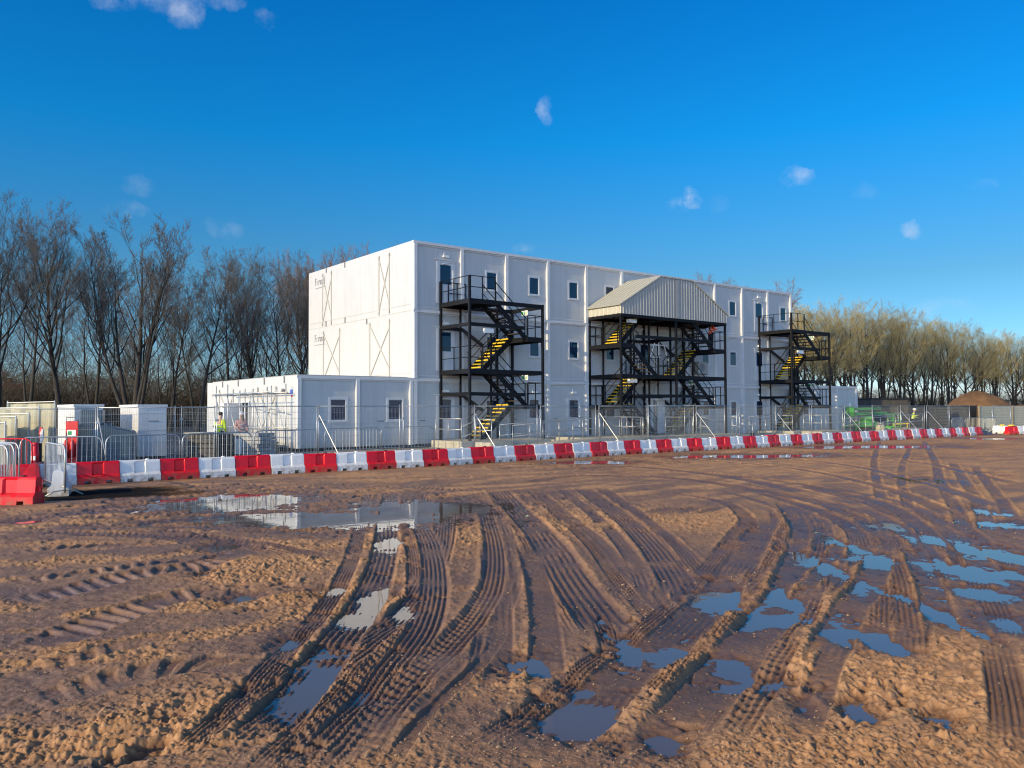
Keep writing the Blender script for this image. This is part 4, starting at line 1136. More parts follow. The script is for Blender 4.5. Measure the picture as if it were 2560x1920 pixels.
def g2(px, py): p = G(px, py); return (p.x, p.y)
def A3(rx, ry): return (rx/1.728, 1160+ry/1.728)            # picture positions measured on two enlargements
def A4(rx, ry): return (1280+rx/1.728, 1080+ry/1.728)
def spl(pts, n=14):
    P = [Vector((*g2(*q), 0)) for q in pts]; return np.array([(p.x, p.y) for p in catmull(P, n)])
def track_field(pts, reach):
    "signed distance and arc length to a polyline for all points within reach"
    D = np.full(len(x), 9.0); S = np.zeros(len(x)); acc = 0
    for a, b in zip(pts[:-1], pts[1:]):
        l = np.hypot(*(b-a))
        if l < 1e-6: continue
        lo = np.minimum(a, b)-reach; hi = np.maximum(a, b)+reach
        c = np.nonzero((x > lo[0]) & (x < hi[0]) & (y > lo[1]) & (y < hi[1]))[0]
        if len(c):
            dx = (b-a)/l; px = x[c]-a[0]; py = y[c]-a[1]
            t = px*dx[0]+py*dx[1]; sd = px*dx[1]-py*dx[0]; tc = np.clip(t, 0, l)
            d = np.hypot(px-tc*dx[0], py-tc*dx[1]); sg = np.where(sd >= 0, d, -d)
            up = d < np.abs(D[c]); cc = c[up]; D[cc] = sg[up]; S[cc] = acc+tc[up]
        acc += l
    c = np.nonzero(np.abs(D) < reach)[0]
    return c, D[c], S[c], acc

wx = x + .10*perlin(x*1.3, y*1.3, 5); wy = y + .10*perlin(x*1.3, y*1.3, 9)
fade = np.clip(1.25-rd/46, .16, 1)
base = .030*perlin(x*.16, y*.16, 1) + .020*perlin(x*.45, y*.45, 2)
base = base + .012
# --- broad hollows that hold water: (picture position, half sizes in picture pixels, depth)
hol = [(A3(980,156),(300,36),.075),(A3(1450,232),(620,34),.060),(A3(1860,185),(330,34),.055),(A3(120,245),(110,15),.05),
       (A3(1680,340),(75,26),.055),(A3(1440,536),(110,22),.045),(A3(1630,585),(70,70),.05),(A3(1750,635),(62,46),.055),(A3(1540,665),(130,40),.045),
       (A3(970,350),(80,22),.05),(A3(890,462),(60,18),.05),(A3(1040,570),(90,28),.045),(A3(1240,770),(80,44),.05),(A3(1350,950),(140,120),.055),(A3(1560,990),(110,80),.04),
       (A3(630,1240),(60,46),.06),(A3(740,1100),(60,26),.05),(A3(1270,860),(40,40),.05),
       (A4(2095,392),(110,20),.06),(A4(2100,520),(120,44),.07),(A4(1960,592),(130,52),.07),(A4(2040,690),(140,40),.065),(A4(1850,780),(60,100),.06),(A4(2160,610),(90,30),.06),(A4(2150,820),(140,60),.045),
       (A4(930,722),(120,50),.065),(A4(1180,715),(80,46),.06),(A4(1230,800),(190,40),.05),(A4(1580,885),(95,66),.07),(A4(1100,1072),(110,40),.06),(A4(960,1010),(90,60),.05),(A4(1480,1180),(110,60),.06),(A4(1250,1170),(80,60),.045),
       (A4(1850,1230),(90,60),.05),(A4(740,960),(160,40),.05),(A4(500,925),(55,60),.06),(A4(1540,545),(120,36),.06),(A4(1330,565),(60,70),.06),(A4(1415,470),(40,34),.06),(A4(1630,690),(50,20),.05),(A4(1400,620),(90,90),.035),
       (A4(320,1240),(180,90),.055),(A4(650,1340),(100,80),.05),(A4(60,990),(90,46),.06),(A4(280,1100),(70,36),.045),(A4(1410,880),(50,60),.05),(A4(1620,400),(140,26),.045),(A4(1850,460),(130,30),.045),(A4(2060,340),(70,18),.055),
       (A4(1000,102),(520,12),.05),(A4(1500,62),(420,9),.05),(A4(300,126),(260,10),.05),(A4(2050,28),(180,6),.045),(A4(1750,200),(120,16),.04),(A4(2000,170),(60,10),.04),(A4(110,500),(70,40),.03)]
hole = np.zeros_like(x); hn = np.clip(1.2*perlin(x*2.3, y*2.3, 111)+1.0*perlin(x*6, y*6, 112)+.7*perlin(x*14, y*14, 113), -.75, 1.5)
for (pp, hs_, dp) in hol:
    c0 = np.array(g2(*pp)); r_ = np.hypot(*c0)
    px_per_m_x = FPX/c0[1]; sx = hs_[0]/1.728/px_per_m_x
    yn = g2(pp[0], pp[1]-hs_[1]/1.728); yf = g2(pp[0], pp[1]+hs_[1]/1.728); sy = max(.12, abs(yn[1]-yf[1])/2)
    q = ((x-c0[0])/sx)**2 + ((y-c0[1])/sy)**2
    qq = q < 8
    hole[qq] = np.maximum(hole[qq], dp*np.exp(-q[qq]*.8*(1+1.1*hn[qq])))
z = base - hole*1.28

# --- clods and churn
def churn(cx, cy, strength, ang_, stretch, sc, seed):
    ca_, sa = math.cos(ang_), math.sin(ang_)
    u = (wx*ca_+wy*sa)*sc; v = (-wx*sa+wy*ca_)*sc*stretch
    n1 = perlin(u, v, seed); n2 = perlin(u*2.1+3, v*2.1, seed+3)
    rdg = (1-np.abs(n1)*2.6)
    return strength*(np.clip(rdg, -.4, 1)*.6 + n2*.7)
patchL = smooth(.5, -1.6, x + .42*(y-6.0)*.0 + .9*perlin(x*.5, y*.5, 33)*1.4 + .12*(y-5)*0) * smooth(21, 12, y + 2*perlin(x*.4, y*.4, 31))
pu = x*.94+y*.34; pv_ = -x*.34+y*.94
patchL = patchL*(.10+.90*smooth(-.10, .30, perlin(pu*.45, pv_*1.3, 35)+.55*perlin(pu*1.1, pv_*2.6, 36)+.3*perlin(x*3, y*3, 37)))
def pblob(pp, sx, sy):
    c0 = np.array(g2(*pp)); return np.exp(-(((x-c0[0])/sx)**2 + ((y-c0[1])/sy)**2))
patchR = np.maximum.reduce([pblob(A4(1760,1130), .9, 1.1), pblob(A4(1900,950), .6, 1.0), pblob(A4(1500,1400), 1.1, .55), pblob(A4(2100,1380), .8, .8), pblob(A4(1350,1060), .35, .8)])
patchM = np.maximum.reduce([pblob(A4(270,390), 1.2, 1.9), pblob(A4(800,380), 1.4, 2.0), pblob(A3(1200,450), .75, 1.2), pblob(A3(950,1080), .7, .55), pblob(A3(2000,310), .8, 1.6), pblob(A3(2150,900), .3, .5), pblob(A4(60,1040), .35, .4)])
ch = churn(0, 0, 1.0, .95, 2.2, 3.4, 11)*.012 + churn(0, 0, 1.0, .3, 1.9, 9.5, 15)*.011 + np.clip(np.abs(perlin(x*19, y*13, 17))*2-.3, -.25, .5)*.017 + np.clip(perlin(x*10, y*8, 18)-.28, 0, .2)*.11*(1+1.5*perlin(x*42, y*42, 19))
mid = (.5+.5*perlin(x*.9, y*.9, 41))
dry_lit = np.clip(patchL*.85 + patchR + patchM, 0, 1.1)
z += dry_lit*(ch - .006)*fade
z += (1-dry_lit)*(.008*perlin(x*4, y*4, 51) + .006*perlin(x*9, y*9, 52) + .004*perlin(x*19, y*19, 53))*fade
ua = (x+y*.9)*.42; va = (x*.9-y)*1.9
z += (.012*perlin(ua, va, 131) + .010*perlin(ua*2.1, va*2.3, 132) + .020*np.clip(perlin(x*2.6, y*1.7, 133)-.15, 0, 1) + .012*perlin(x*2.2, y*1.4, 136) + .009*perlin(x*5.5, y*2.8, 137))*smooth(9, 15, rd)*(1-.6*smooth(28, 46, rd))
dry_lit = np.maximum(dry_lit, smooth(.05, .5, perlin(ua*.8, va*.6, 134)+.2)*smooth(13, 19, rd)*.9)
dry_lit = np.maximum(dry_lit, smooth(17, 27, rd)*(.62+.6*perlin(x*.3, y*.3, 135)))  # far mud lightened: grazing sunlight put into the dry colour
# cleat prints: rows of short parallel bars in the left part
ca_, sa = math.cos(.42), math.sin(.42)
u = wx*ca_+wy*sa; v = -wx*sa+wy*ca_
bars = np.clip(np.sin(2*np.pi*v/.115 + 1.5*perlin(x*.9, y*.9, 61)) - .1, -.5, 1)*smooth(-.25, .25, perlin(u*1.5, v*.7, 62))
z += patchL*bars*.024*smooth(16, 9, rd)*smooth(-.1, .3, perlin(x*.35, y*.45, 63)+.1)
# fine crumbs
z += (.006+.012*dry_lit)*perlin(x*17, y*17, 71)*np.clip(1.4-rd/16, 0, 1) + (.005+.012*dry_lit)*np.abs(perlin(x*33, y*33, 72))*1.6*np.clip(1.3-rd/11, 0, 1)
z += .007*perlin(x*8, y*8, 73)*fade
crumb = np.clip(perlin(x*24, y*24, 77)-.33, 0, 1)*smooth(12, 6, rd); z += crumb*.05*(.35+dry_lit)

wet = np.zeros_like(x)
# --- wheel tracks: (picture points, half width, depth, berm height left, right, tread kind)
TR_ = [
 ([A3(1690,120),A3(1680,230),A3(1660,400),A3(1600,560),A3(1520,690),A3(1400,840),A3(1270,1010),A3(1090,1210),A3(900,1400)], .20, .045, .030, .035, 'rib'),
 ([A3(1790,220),A3(1850,330),A3(1880,500),A3(1840,700),A3(1700,900),A3(1560,1080),A3(1380,1290),A3(1250,1450)], .17, .030, .010, .030, 'rib'),
 ([A3(2090,180),A3(2130,340),A3(2130,500),A3(2060,650),A3(1920,810),A3(1800,920),A3(1660,1080),A3(1500,1330)], .15, .030, .020, .030, 'zig'),
 ([A3(2200,700),A3(2080,860),A3(1920,1020),A3(1780,1180),A3(1650,1400)], .06, .035, .025, .02, 'none'),
 ([A4(-60,250),A4(20,330),A4(150,470),A4(260,640),A4(380,800),A4(470,900)], .27, .045, .045, .050, 'rib'),
 ([A4(60,480),A4(110,640),A4(140,800),A4(150,1000),A4(140,1200)], .15, .03, .0, .050, 'none'),
 ([A4(300,240),A4(480,370),A4(600,490),A4(700,620),A4(745,720)], .23, .040, .040, .030, 'rib'),
 ([A4(1120,360),A4(1060,450),A4(1010,540),A4(900,690),A4(730,860),A4(560,985),A4(380,1150),A4(170,1330),A4(-40,1480)], .24, .060, .075, .03, 'fine'),
 ([A4(1180,300),A4(1260,420),A4(1240,560),A4(1190,690),A4(1080,840),A4(930,1010),A4(790,1190),A4(600,1420)], .24, .055, .050, .085, 'none'),
 ([A4(1300,330),A4(1350,440),A4(1330,560),A4(1290,680),A4(1220,800)], .16, .045, .02, .05, 'zig'),
 ([A4(1470,430),A4(1380,540),A4(1300,640),A4(1200,760)], .10, .02, .02, .07, 'none'),
 ([A4(1600,470),A4(1560,620),A4(1470,750),A4(1390,880),A4(1360,1010)], .18, .040, .03, .085, 'none'),
 ([A4(1450,320),A4(1600,370),A4(1740,460),A4(1840,570),A4(1890,650)], .16, .035, .055, .05, 'none'),
 ([A4(1720,480),A4(1800,650),A4(1850,800),A4(1890,930)], .15, .05, .03, .075, 'none'),
 ([A4(1760,380),A4(1880,430),A4(1980,510),A4(2060,620)], .16, .03, .04, .05, 'none'),
 ([A4(1590,40),A4(1568,110),A4(1572,190),A4(1600,300)], .13, .03, .04, .04, 'zig'),
 ([A4(1720,70),A4(1690,140),A4(1684,220),A4(1720,340)], .12, .03, .04, .04, 'zig'),
 ([A4(1780,40),A4(1826,120),A4(1850,210),A4(1920,330),A4(1960,430)], .15, .03, .045, .04, 'zig'),
 ([A4(1900,130),A4(1980,250),A4(2030,340),A4(2060,440)], .15, .03, .045, .05, 'zig'),
 ([A4(2000,150),A4(2100,280),A4(2180,390)], .14, .03, .045, .05, 'zig'),
 ([A4(2080,880),A4(2110,1000),A4(2140,1150),A4(2160,1300),A4(2160,1450)], .13, .02, .02, .02, 'rib'),
 ([A4(0,230),A4(300,190),A4(700,200),A4(1100,260),A4(1500,340)], .30, .03, .03, .03, 'zig'),
 ([A4(100,170),A4(500,150),A4(900,190),A4(1300,270)], .30, .025, .03, .03, 'none'),
 ([A4(640,260),A4(900,300),A4(1010,370),A4(1000,440),A4(880,550)], .16, .03, .02, .04, 'lug'),
 ([A4(640,370),A4(760,340),A4(880,315)], .18, .045, .02, .02, 'zig'),
 ([A4(1190,300),A4(1280,340),A4(1320,390)], .3, .035, .02, .02, 'zig'),
 ([A4(700,640),A4(640,700),A4(740,800)], .08, .02, .02, .04, 'none'),
 ([A3(-60,900),A3(250,760),A3(550,640),A3(850,560),A3(1150,520)], .26, .03, .025, .02, 'lug'),
 ([A3(-60,640),A3(250,560),A3(600,480),A3(900,430),A3(1150,330)], .26, .03, .02, .025, 'lug'),
 ([A3(-40,1150),A3(300,1000),A3(650,900),A3(950,870),A3(1150,930)], .24, .03, .02, .03, 'lug'),
 ([A3(-60,320),A3(200,300),A3(500,310),A3(900,330),A3(1300,420)], .25, .02, .02, .02, 'zig'),

 ([A3(-60,1000),A3(150,900),A3(420,820),A3(700,760),A3(1000,720)], .18, .014, .02, .03, 'lug'),
 ([A3(300,1400),A3(430,1260),A3(640,1150),A3(900,1120)], .16, .025, .03, .05, 'lug'),
 ([A3(-40,560),A3(160,500),A3(400,470),A3(700,430),A3(1000,420)], .17, .010, .015, .015, 'lug'),
 ([A3(-40,420),A3(200,370),A3(500,350),A3(800,330)], .17, .010, .015, .015, 'lug'),
 ([A3(-40,1230),A3(200,1130),A3(420,1040),A3(620,1000)], .17, .010, .015, .015, 'lug'),
 ([A3(1600,110),A3(1750,100),A3(1900,110),A3(2060,120)], .25, .02, .02, .02, 'zig'),
 ([A4(-250,150),A4(300,160),A4(800,176),A4(1300,236),A4(1700,335)], .20, .03, .045, .04, 'zig'),
 ([A4(150,112),A4(700,116),A4(1200,158),A4(1600,240),A4(1900,360)], .22, .035, .05, .05, 'zig'),
 ([A4(450,92),A4(1000,100),A4(1450,146),A4(1800,226),A4(2100,330)], .22, .035, .05, .05, 'none'),
 ([A4(900,72),A4(1400,92),A4(1800,140),A4(2200,230)], .22, .035, .05, .05, 'zig'),
 ([A4(-700,170),A4(-200,150),A4(300,130),A4(800,118),A4(1400,108)], .22, .03, .045, .045, 'zig'),
 ([A3(700,80),A3(1300,66),A3(1900,60),A3(2500,40)], .20, .025, .04, .04, 'zig'),
 ([A4(1000,250),A4(1300,330),A4(1480,430),A4(1500,560)], .17, .03, .03, .04, 'rib'),
 ([A4(1250,230),A4(1560,300),A4(1760,400),A4(1850,520)], .17, .03, .03, .04, 'rib'),
 ([A3(300,300),A3(700,270),A3(1100,290),A3(1500,300)], .22, .015, .02, .02, 'none'),
]
rt = random.Random(5); EXTRA = []
for (pts, hw, dp, bl_, br_, kind) in TR_:
    if kind == 'lug' or sum(q[1] for q in pts)/len(pts) < 1255: continue
    for q in range(3):
        sx_ = rt.choice((-1, 1))*rt.uniform(45, 190); tl = rt.uniform(-.10, .10); n_ = len(pts)
        EXTRA.append(([(px+sx_*((py-1000)/500)+tl*(py-1400), py) for px, py in pts], rt.uniform(.09, .16), .014, .016, .018, rt.choice(('rib', 'zig', 'fine', 'rib'))))
for (pts, hw, dp, bl_, br_, kind) in EXTRA + TR_:
    hw *= .86
    P = spl(pts); c, D, S, Ltot = track_field(P, hw*2.4)
    if not len(c): continue
    nz = perlin(S*1.1, D*0+3, int(hw*1000))
    hwv = hw*(1+.10*nz)
    xc, yc = x[c], y[c]
    endf = smooth(0, 1.3, S)*smooth(0, 1.0, Ltot-S)*smooth(-.62, -.2, perlin(S*.55, S*0+hw*90, 140)+.55*perlin(xc*1.7, yc*1.7, 141))
    a = np.abs(D)
    inside = smooth(hwv*1.12, hwv*.86, a)
    bw = hw*.30+.02
    bl2 = np.where(D < 0, bl_, br_)
    cn = perlin(xc*4, yc*4, 91)+.9*perlin(xc*12, yc*12, 92)+.9*perlin(xc*26, yc*26, 93)
    berm = np.exp(-((a-hwv*1.15)/(bw*.85))**2)*bl2*.36*np.clip(.95+.7*nz+.62*cn, .15, 1.9)
    tgt = base[c]*.8 - hole[c]*1.1 - dp*.46*(.8+.6*nz) + .008*perlin(xc*3, yc*3, 121) + .006*perlin(xc*9, yc*9, 122) + .005*perlin(xc*21, yc*21, 123)
    f = fade[c]
    znew = z[c]*(1-inside*endf) + tgt*inside*endf
    tr = 0
    if kind == 'rib': tr = .0062*np.sign(np.sin(2*np.pi*D/(hw*2/6.0)+.6))*np.clip(np.abs(np.sin(2*np.pi*D/(hw*2/6.0)+.6))*2,0,1) + .004*np.sin(2*np.pi*(S/.05) + 6*np.sin(D*60))
    elif kind == 'zig': tr = .008*np.sin(2*np.pi*D/(hw*2/5.0)) + .008*np.sin(2*np.pi*(S/.11) + 3*np.sign(D)*D/hw*2)
    elif kind == 'lug': tr = .020*np.clip(np.sin(2*np.pi*(S/.185 + D*2.2 + .25*perlin(xc*2.5, yc*2.5, 150)))*1.8 - .2, -.8, 1)*smooth(-.35, .1, perlin(xc*2.2, yc*2.2, 151)+.12)
    elif kind == 'fine': tr = .006*np.sin(2*np.pi*D/.06)*smooth(-.1, .3, nz)
    tr = tr*smooth(-.35, .1, perlin(x[c]*1.2, y[c]*1.2, 95)+.1)
    z[c] = znew + (tr*inside*endf + np.maximum(berm, 0)*endf*(1-inside*.6)*1.15)*(.35+.65*f)
    wet[c] = np.maximum(wet[c], inside*endf*(.55 if kind in ('rib','fine','none') else .2))
    dry_lit[c] = np.clip(dry_lit[c]*(1-inside*endf*.7) + np.clip(berm/.04, 0, 1)*endf*.6, 0, 1.1)

# level ground under the barriers and behind them
rowp = np.array([(p.x, p.y) for p in ROW[::6]])
sgn = np.full(len(x), 99.0); best = np.full(len(x), 1e9)
for a, b in zip(rowp[:-1], rowp[1:]):
    l = np.hypot(*(b-a)); d = (b-a)/l; t = np.clip((x-a[0])*d[0]+(y-a[1])*d[1], 0, l)
    dd = np.hypot(x-a[0]-t*d[0], y-a[1]-t*d[1]); s = (x-a[0])*d[1]-(y-a[1])*d[0]
    up = dd < best; best[up] = dd[up]; sgn[up] = np.where(s[up] >= 0, dd[up], -dd[up])   # + in front (camera side)
k = smooth(.15, 1.4, sgn)
z = z*k + (-.012)*(1-k)
beyond = smooth(-.1, -.9, sgn)
z = z*(1-beyond) - .03*beyond
for (pp, q) in (((20,1262), .8), ((105,1240), .8), ((52,1222), .9), ((150,1235), .7)):
    c0 = np.array(g2(*pp)); kk = np.exp(-(((x-c0[0])/q)**2+((y-c0[1]-.3)/q)**2)*1.2); z = z*(1-kk) - .015*kk
# shadow strip painted into the ground colour, from the loose barriers along the row
shadow_strip = np.zeros_like(x)
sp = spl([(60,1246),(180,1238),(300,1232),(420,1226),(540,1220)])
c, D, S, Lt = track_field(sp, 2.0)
shadow_strip[c] = smooth(1.35, .85, np.abs(D + .25*perlin(x[c]*2, y[c]*2, 81)))*smooth(Lt, Lt-1.6, S + .7*perlin(x[c]*1.5, y[c]*1.5, 82))*smooth(0, .4, S)
z[c] = z[c]*(1-.8*shadow_strip[c]) - .012*shadow_strip[c]
WATER = -.0365
low = smooth(.050, .0, z-WATER)
wet = np.clip(np.maximum(wet*.8, low) + .25*smooth(.1, .5, perlin(x*.8, y*.8, 85)), 0, 1)
Z = np.full(len(X), -.03); Z[ix] = z
far = np.hypot(X, Y) >= 64; Z[far] = -.03
Z[(~near) & (np.hypot(X, Y) < 64)] = 0.0
att = np.zeros((len(X), 4), dtype=np.float32); att[:, 3] = 1
att[ix, 0] = wet; att[ix, 1] = np.clip(dry_lit, 0, 1); att[ix, 2] = shadow_strip
att[~near, 1] = .35
me = bpy.data.meshes.new('ground')
nv = len(X) + 1
co = np.zeros((nv, 3), dtype=np.float32); co[:-1, 0] = X; co[:-1, 1] = Y; co[:-1, 2] = Z
I = np.arange(NR-1)[:, None]; J = np.arange(NA)[None, :]; J2 = (J+1) % NA
quads = np.stack([I*NA+J, (I+1)*NA+J, (I+1)*NA+J2, I*NA+J2], -1).reshape(-1, 4)[:, ::-1]
tri = np.stack([np.full(NA, nv-1), np.arange(NA), (np.arange(NA)+1) % NA], -1)[:, ::-1]
me.vertices.add(nv); me.vertices.foreach_set('co', co.ravel())
nl = quads.size + tri.size
me.loops.add(nl); me.loops.foreach_set('vertex_index', np.concatenate([quads.ravel(), tri.ravel()]).astype(np.int32))
npol = len(quads)+len(tri); me.polygons.add(npol)
ls = np.concatenate([np.arange(len(quads))*4, len(quads)*4+np.arange(len(tri))*3]).astype(np.int32)
me.polygons.foreach_set('loop_start', ls)
me.polygons.foreach_set('use_smooth', np.ones(npol, dtype=bool))
me.update(calc_edges=True); me.validate()
ca_ = me.color_attributes.new('ground_state', 'FLOAT_COLOR', 'POINT')
full = np.vstack([att, [[0,0,0,1]]]).astype(np.float32); ca_.data.foreach_set('color', full.ravel())
def mud_material():
    m = bpy.data.materials.new('site_mud'); m.use_nodes = True; nt = m.node_tree; N = nt.nodes; L = nt.links; b = N['Principled BSDF']
    at_ = N.new('ShaderNodeAttribute'); at_.attribute_name = 'ground_state'
    sp = N.new('ShaderNodeSeparateColor'); L.new(at_.outputs['Color'], sp.inputs[0])
    tc = N.new('ShaderNodeTexCoord')
    def noise(sc, det=6, rough=.6):
        n = N.new('ShaderNodeTexNoise'); n.inputs['Scale'].default_value = sc; n.inputs['Detail'].default_value = det; n.inputs['Roughness'].default_value = rough
        L.new(tc.outputs['Object'], n.inputs['Vector']); return n.outputs[0]
    def mr(s, a, b_, c=0, d=1):
        r = N.new('ShaderNodeMapRange'); r.inputs[1].default_value = a; r.inputs[2].default_value = b_; r.inputs[3].default_value = c; r.inputs[4].default_value = d; L.new(s, r.inputs[0]); return r.outputs[0]
    def mix(f, a, c, bt='MIX'):
        x_ = N.new('ShaderNodeMix'); x_.data_type = 'RGBA'; x_.blend_type = bt
        for i, q in ((0, f), (6, a), (7, c)):
            if isinstance(q, tuple): x_.inputs[i].default_value = (*q, 1)
            elif isinstance(q, float): x_.inputs[i].default_value = q
            else: L.new(q, x_.inputs[i])
        return x_.outputs[2]
    def mth(op, a, c):
        n = N.new('ShaderNodeMath'); n.operation = op; n.use_clamp = True
        for i, q in enumerate((a, c)):
            if isinstance(q, float): n.inputs[i].default_value = q
            else: L.new(q, n.inputs[i])
        return n.outputs[0]
    n1 = noise(.9); n2 = noise(7, 8, .7); n3 = noise(60, 4, .7)
    dry_lit_fac = mth('ADD', mth('MULTIPLY', sp.outputs[1], 1.0), mr(n1, .35, .7, -.1, .35))  # dry clods plus the sunlight painted on the far mud
    c = mix(dry_lit_fac, (.245, .138, .084), (.55, .302, .148))
    c = mix(mr(n2, .35, .65), mix(1.0, c, (.74, .70, .66), 'MULTIPLY'), c)
    c = mix(mr(n3, .62, .72), c, (.40, .29, .19))
    wetf = mth('MULTIPLY', sp.outputs[0], mr(n2, .2, .6, .7, 1.0))
    c = mix(wetf, c, mix(1.0, c, (.46, .43, .43), 'MULTIPLY'))
    c = mix(sp.outputs[2], c, (.024, .023, .023))  # painted shadow strip darkens the mud colour
    L.new(c, b.inputs['Base Color'])
    rg = mth('SUBTRACT', mr(dry_lit_fac, 0, 1, .58, .97), mth('MULTIPLY', wetf, .42))
    L.new(rg, b.inputs['Roughness']); L.new(mth('SUBTRACT', mr(dry_lit_fac, 0, 1, .5, .25), sp.outputs[2]), b.inputs['Specular IOR Level'])
    b1 = N.new('ShaderNodeBump'); b1.inputs['Strength'].default_value = .8; b1.inputs['Distance'].default_value = .022; L.new(noise(30, 9, .78), b1.inputs['Height'])
    L.new(b1.outputs[0], b.inputs['Normal'])
    return m
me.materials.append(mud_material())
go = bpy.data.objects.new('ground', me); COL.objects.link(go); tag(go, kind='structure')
# loose stones and crumbs lying on the mud
rs_ = np.random.RandomState(4); near_i = np.nonzero((rd < 15) & (rd > 3.6))[0]
pk = near_i[rs_.randint(0, len(near_i), 5200)]; pk = pk[z[pk] > WATER+.004]
sv = []; sf = []
for i_ in pk:
    r_ = .0036*rs_.lognormal(0, .5) + .0005*rd[i_]; o_ = len(sv); j_ = rs_.uniform(.6, 1.4, 6)
    for (a_, b_, c_), k_ in zip(((1,0,0),(0,1,0),(-1,0,0),(0,-1,0),(0,0,.8),(0,0,-.8)), j_): sv.append((x[i_]+a_*r_*k_+b_*r_*.3, y[i_]+b_*r_*k_-a_*r_*.3, z[i_]+c_*r_*k_+r_*.3))
    for q_ in ((0,1,4),(1,2,4),(2,3,4),(3,0,4),(1,0,5),(2,1,5),(3,2,5),(0,3,5)): sf.append([o_+t_ for t_ in q_])
sm = bpy.data.meshes.new('loose_stones'); sm.from_pydata(sv, [], sf); sm.materials.append(mat('stone_grit', (.30, .20, .125), .85, var=.5, scale=3.0))
sto = bpy.data.objects.new('loose_stones', sm); COL.objects.link(sto); tag(sto, kind='stuff')
# standing water: one level sheet under the mud, showing wherever the ruts and hollows dip below it
wm = bpy.data.materials.new('muddy_water'); wm.use_nodes = True; b = wm.node_tree.nodes['Principled BSDF']
b.inputs['Base Color'].default_value = (.125, .092, .073, 1); b.inputs['Roughness'].default_value = .025; b.inputs['IOR'].default_value = 1.46
n = wm.node_tree.nodes.new('ShaderNodeTexNoise'); n.inputs['Scale'].default_value = 5; n.inputs['Detail'].default_value = 3
tcn = wm.node_tree.nodes.new('ShaderNodeTexCoord'); wm.node_tree.links.new(tcn.outputs['Object'], n.inputs['Vector'])
bp = wm.node_tree.nodes.new('ShaderNodeBump'); bp.inputs['Strength'].default_value = .035; bp.inputs['Distance'].default_value = .02
wm.node_tree.links.new(n.outputs[0], bp.inputs['Height']); wm.node_tree.links.new(bp.outputs[0], b.inputs['Normal'])
wpoly = [(-4.5, 3.0), (4.5, 3.0)] + [(p.x+.25, p.y-.25) for p in [ROW[-1], ROW[len(ROW)*3//4], ROW[len(ROW)//2], ROW[len(ROW)//4], ROW[40], ROW[0]]]
wpoly = [(-4, 2.9), (4, 2.9), (46, 50), (33.5, 56.0)] + [(p.x+.3, p.y-.3) for p in ROW[::-8]]
w = MB().poly([(a, c, WATER) for a, c in wpoly]).build('puddle_water', wm); tag(w, kind='structure')
# hard standing behind the barriers
edge = [(p.x-.22, p.y+.22) for p in ROW[::6]]
ty = MB().poly([(a, c, -.006) for a, c in edge] + [(44, 66, -.006), (60, 110, -.006), (-60, 110, -.006), (-48, 10, -.006)]).build('yard_tarmac', MT['tarmac']); tag(ty, kind='structure')
pv = MB().poly([tuple(BL(-6, 6.6, -.001)), tuple(BL(43, 6.6, -.001)), tuple(BL(43, -1, -.001)), tuple(BL(-6, -1, -.001))]).build('paving', mat('grey_hardcore', (.25, .23, .20), .9, var=.3, scale=1.2, bump=.3)); tag(pv, kind='structure')
# ------------------------------------------------------------------ bare winter trees
def _n(v):
    l = math.sqrt(v[0]*v[0]+v[1]*v[1]+v[2]*v[2]) or 1; return (v[0]/l, v[1]/l, v[2]/l)
class Twig:
    def __init__(s): s.v = []; s.f = []
    def tube(s, pts, rad, n):
        o = len(s.v); k = len(pts); ax = None
        for i in range(k):
            a = pts[max(i-1, 0)]; b = pts[min(i+1, k-1)]; d = _n((b[0]-a[0], b[1]-a[1], b[2]-a[2]))
            h = (1, 0, 0) if abs(d[0]) < .7 else (0, 1, 0)
            x = _n((d[1]*h[2]-d[2]*h[1], d[2]*h[0]-d[0]*h[2], d[0]*h[1]-d[1]*h[0])); y = (d[1]*x[2]-d[2]*x[1], d[2]*x[0]-d[0]*x[2], d[0]*x[1]-d[1]*x[0])
            r = rad[i]; p = pts[i]
            for j in range(n):
                t = 2*PI*j/n; c = math.cos(t)*r; q = math.sin(t)*r
                s.v.append((p[0]+x[0]*c+y[0]*q, p[1]+x[1]*c+y[1]*q, p[2]+x[2]*c+y[2]*q))
        for i in range(k-1):
            for j in range(n):
                s.f.append((o+i*n+j, o+i*n+(j+1) % n, o+(i+1)*n+(j+1) % n, o+(i+1)*n+j))
    def mesh(s, name, m):
        me = bpy.data.meshes.new(name); me.from_pydata(s.v, [], s.f); me.materials.append(m)
        me.polygons.foreach_set('use_smooth', [True]*len(me.polygons)); return me
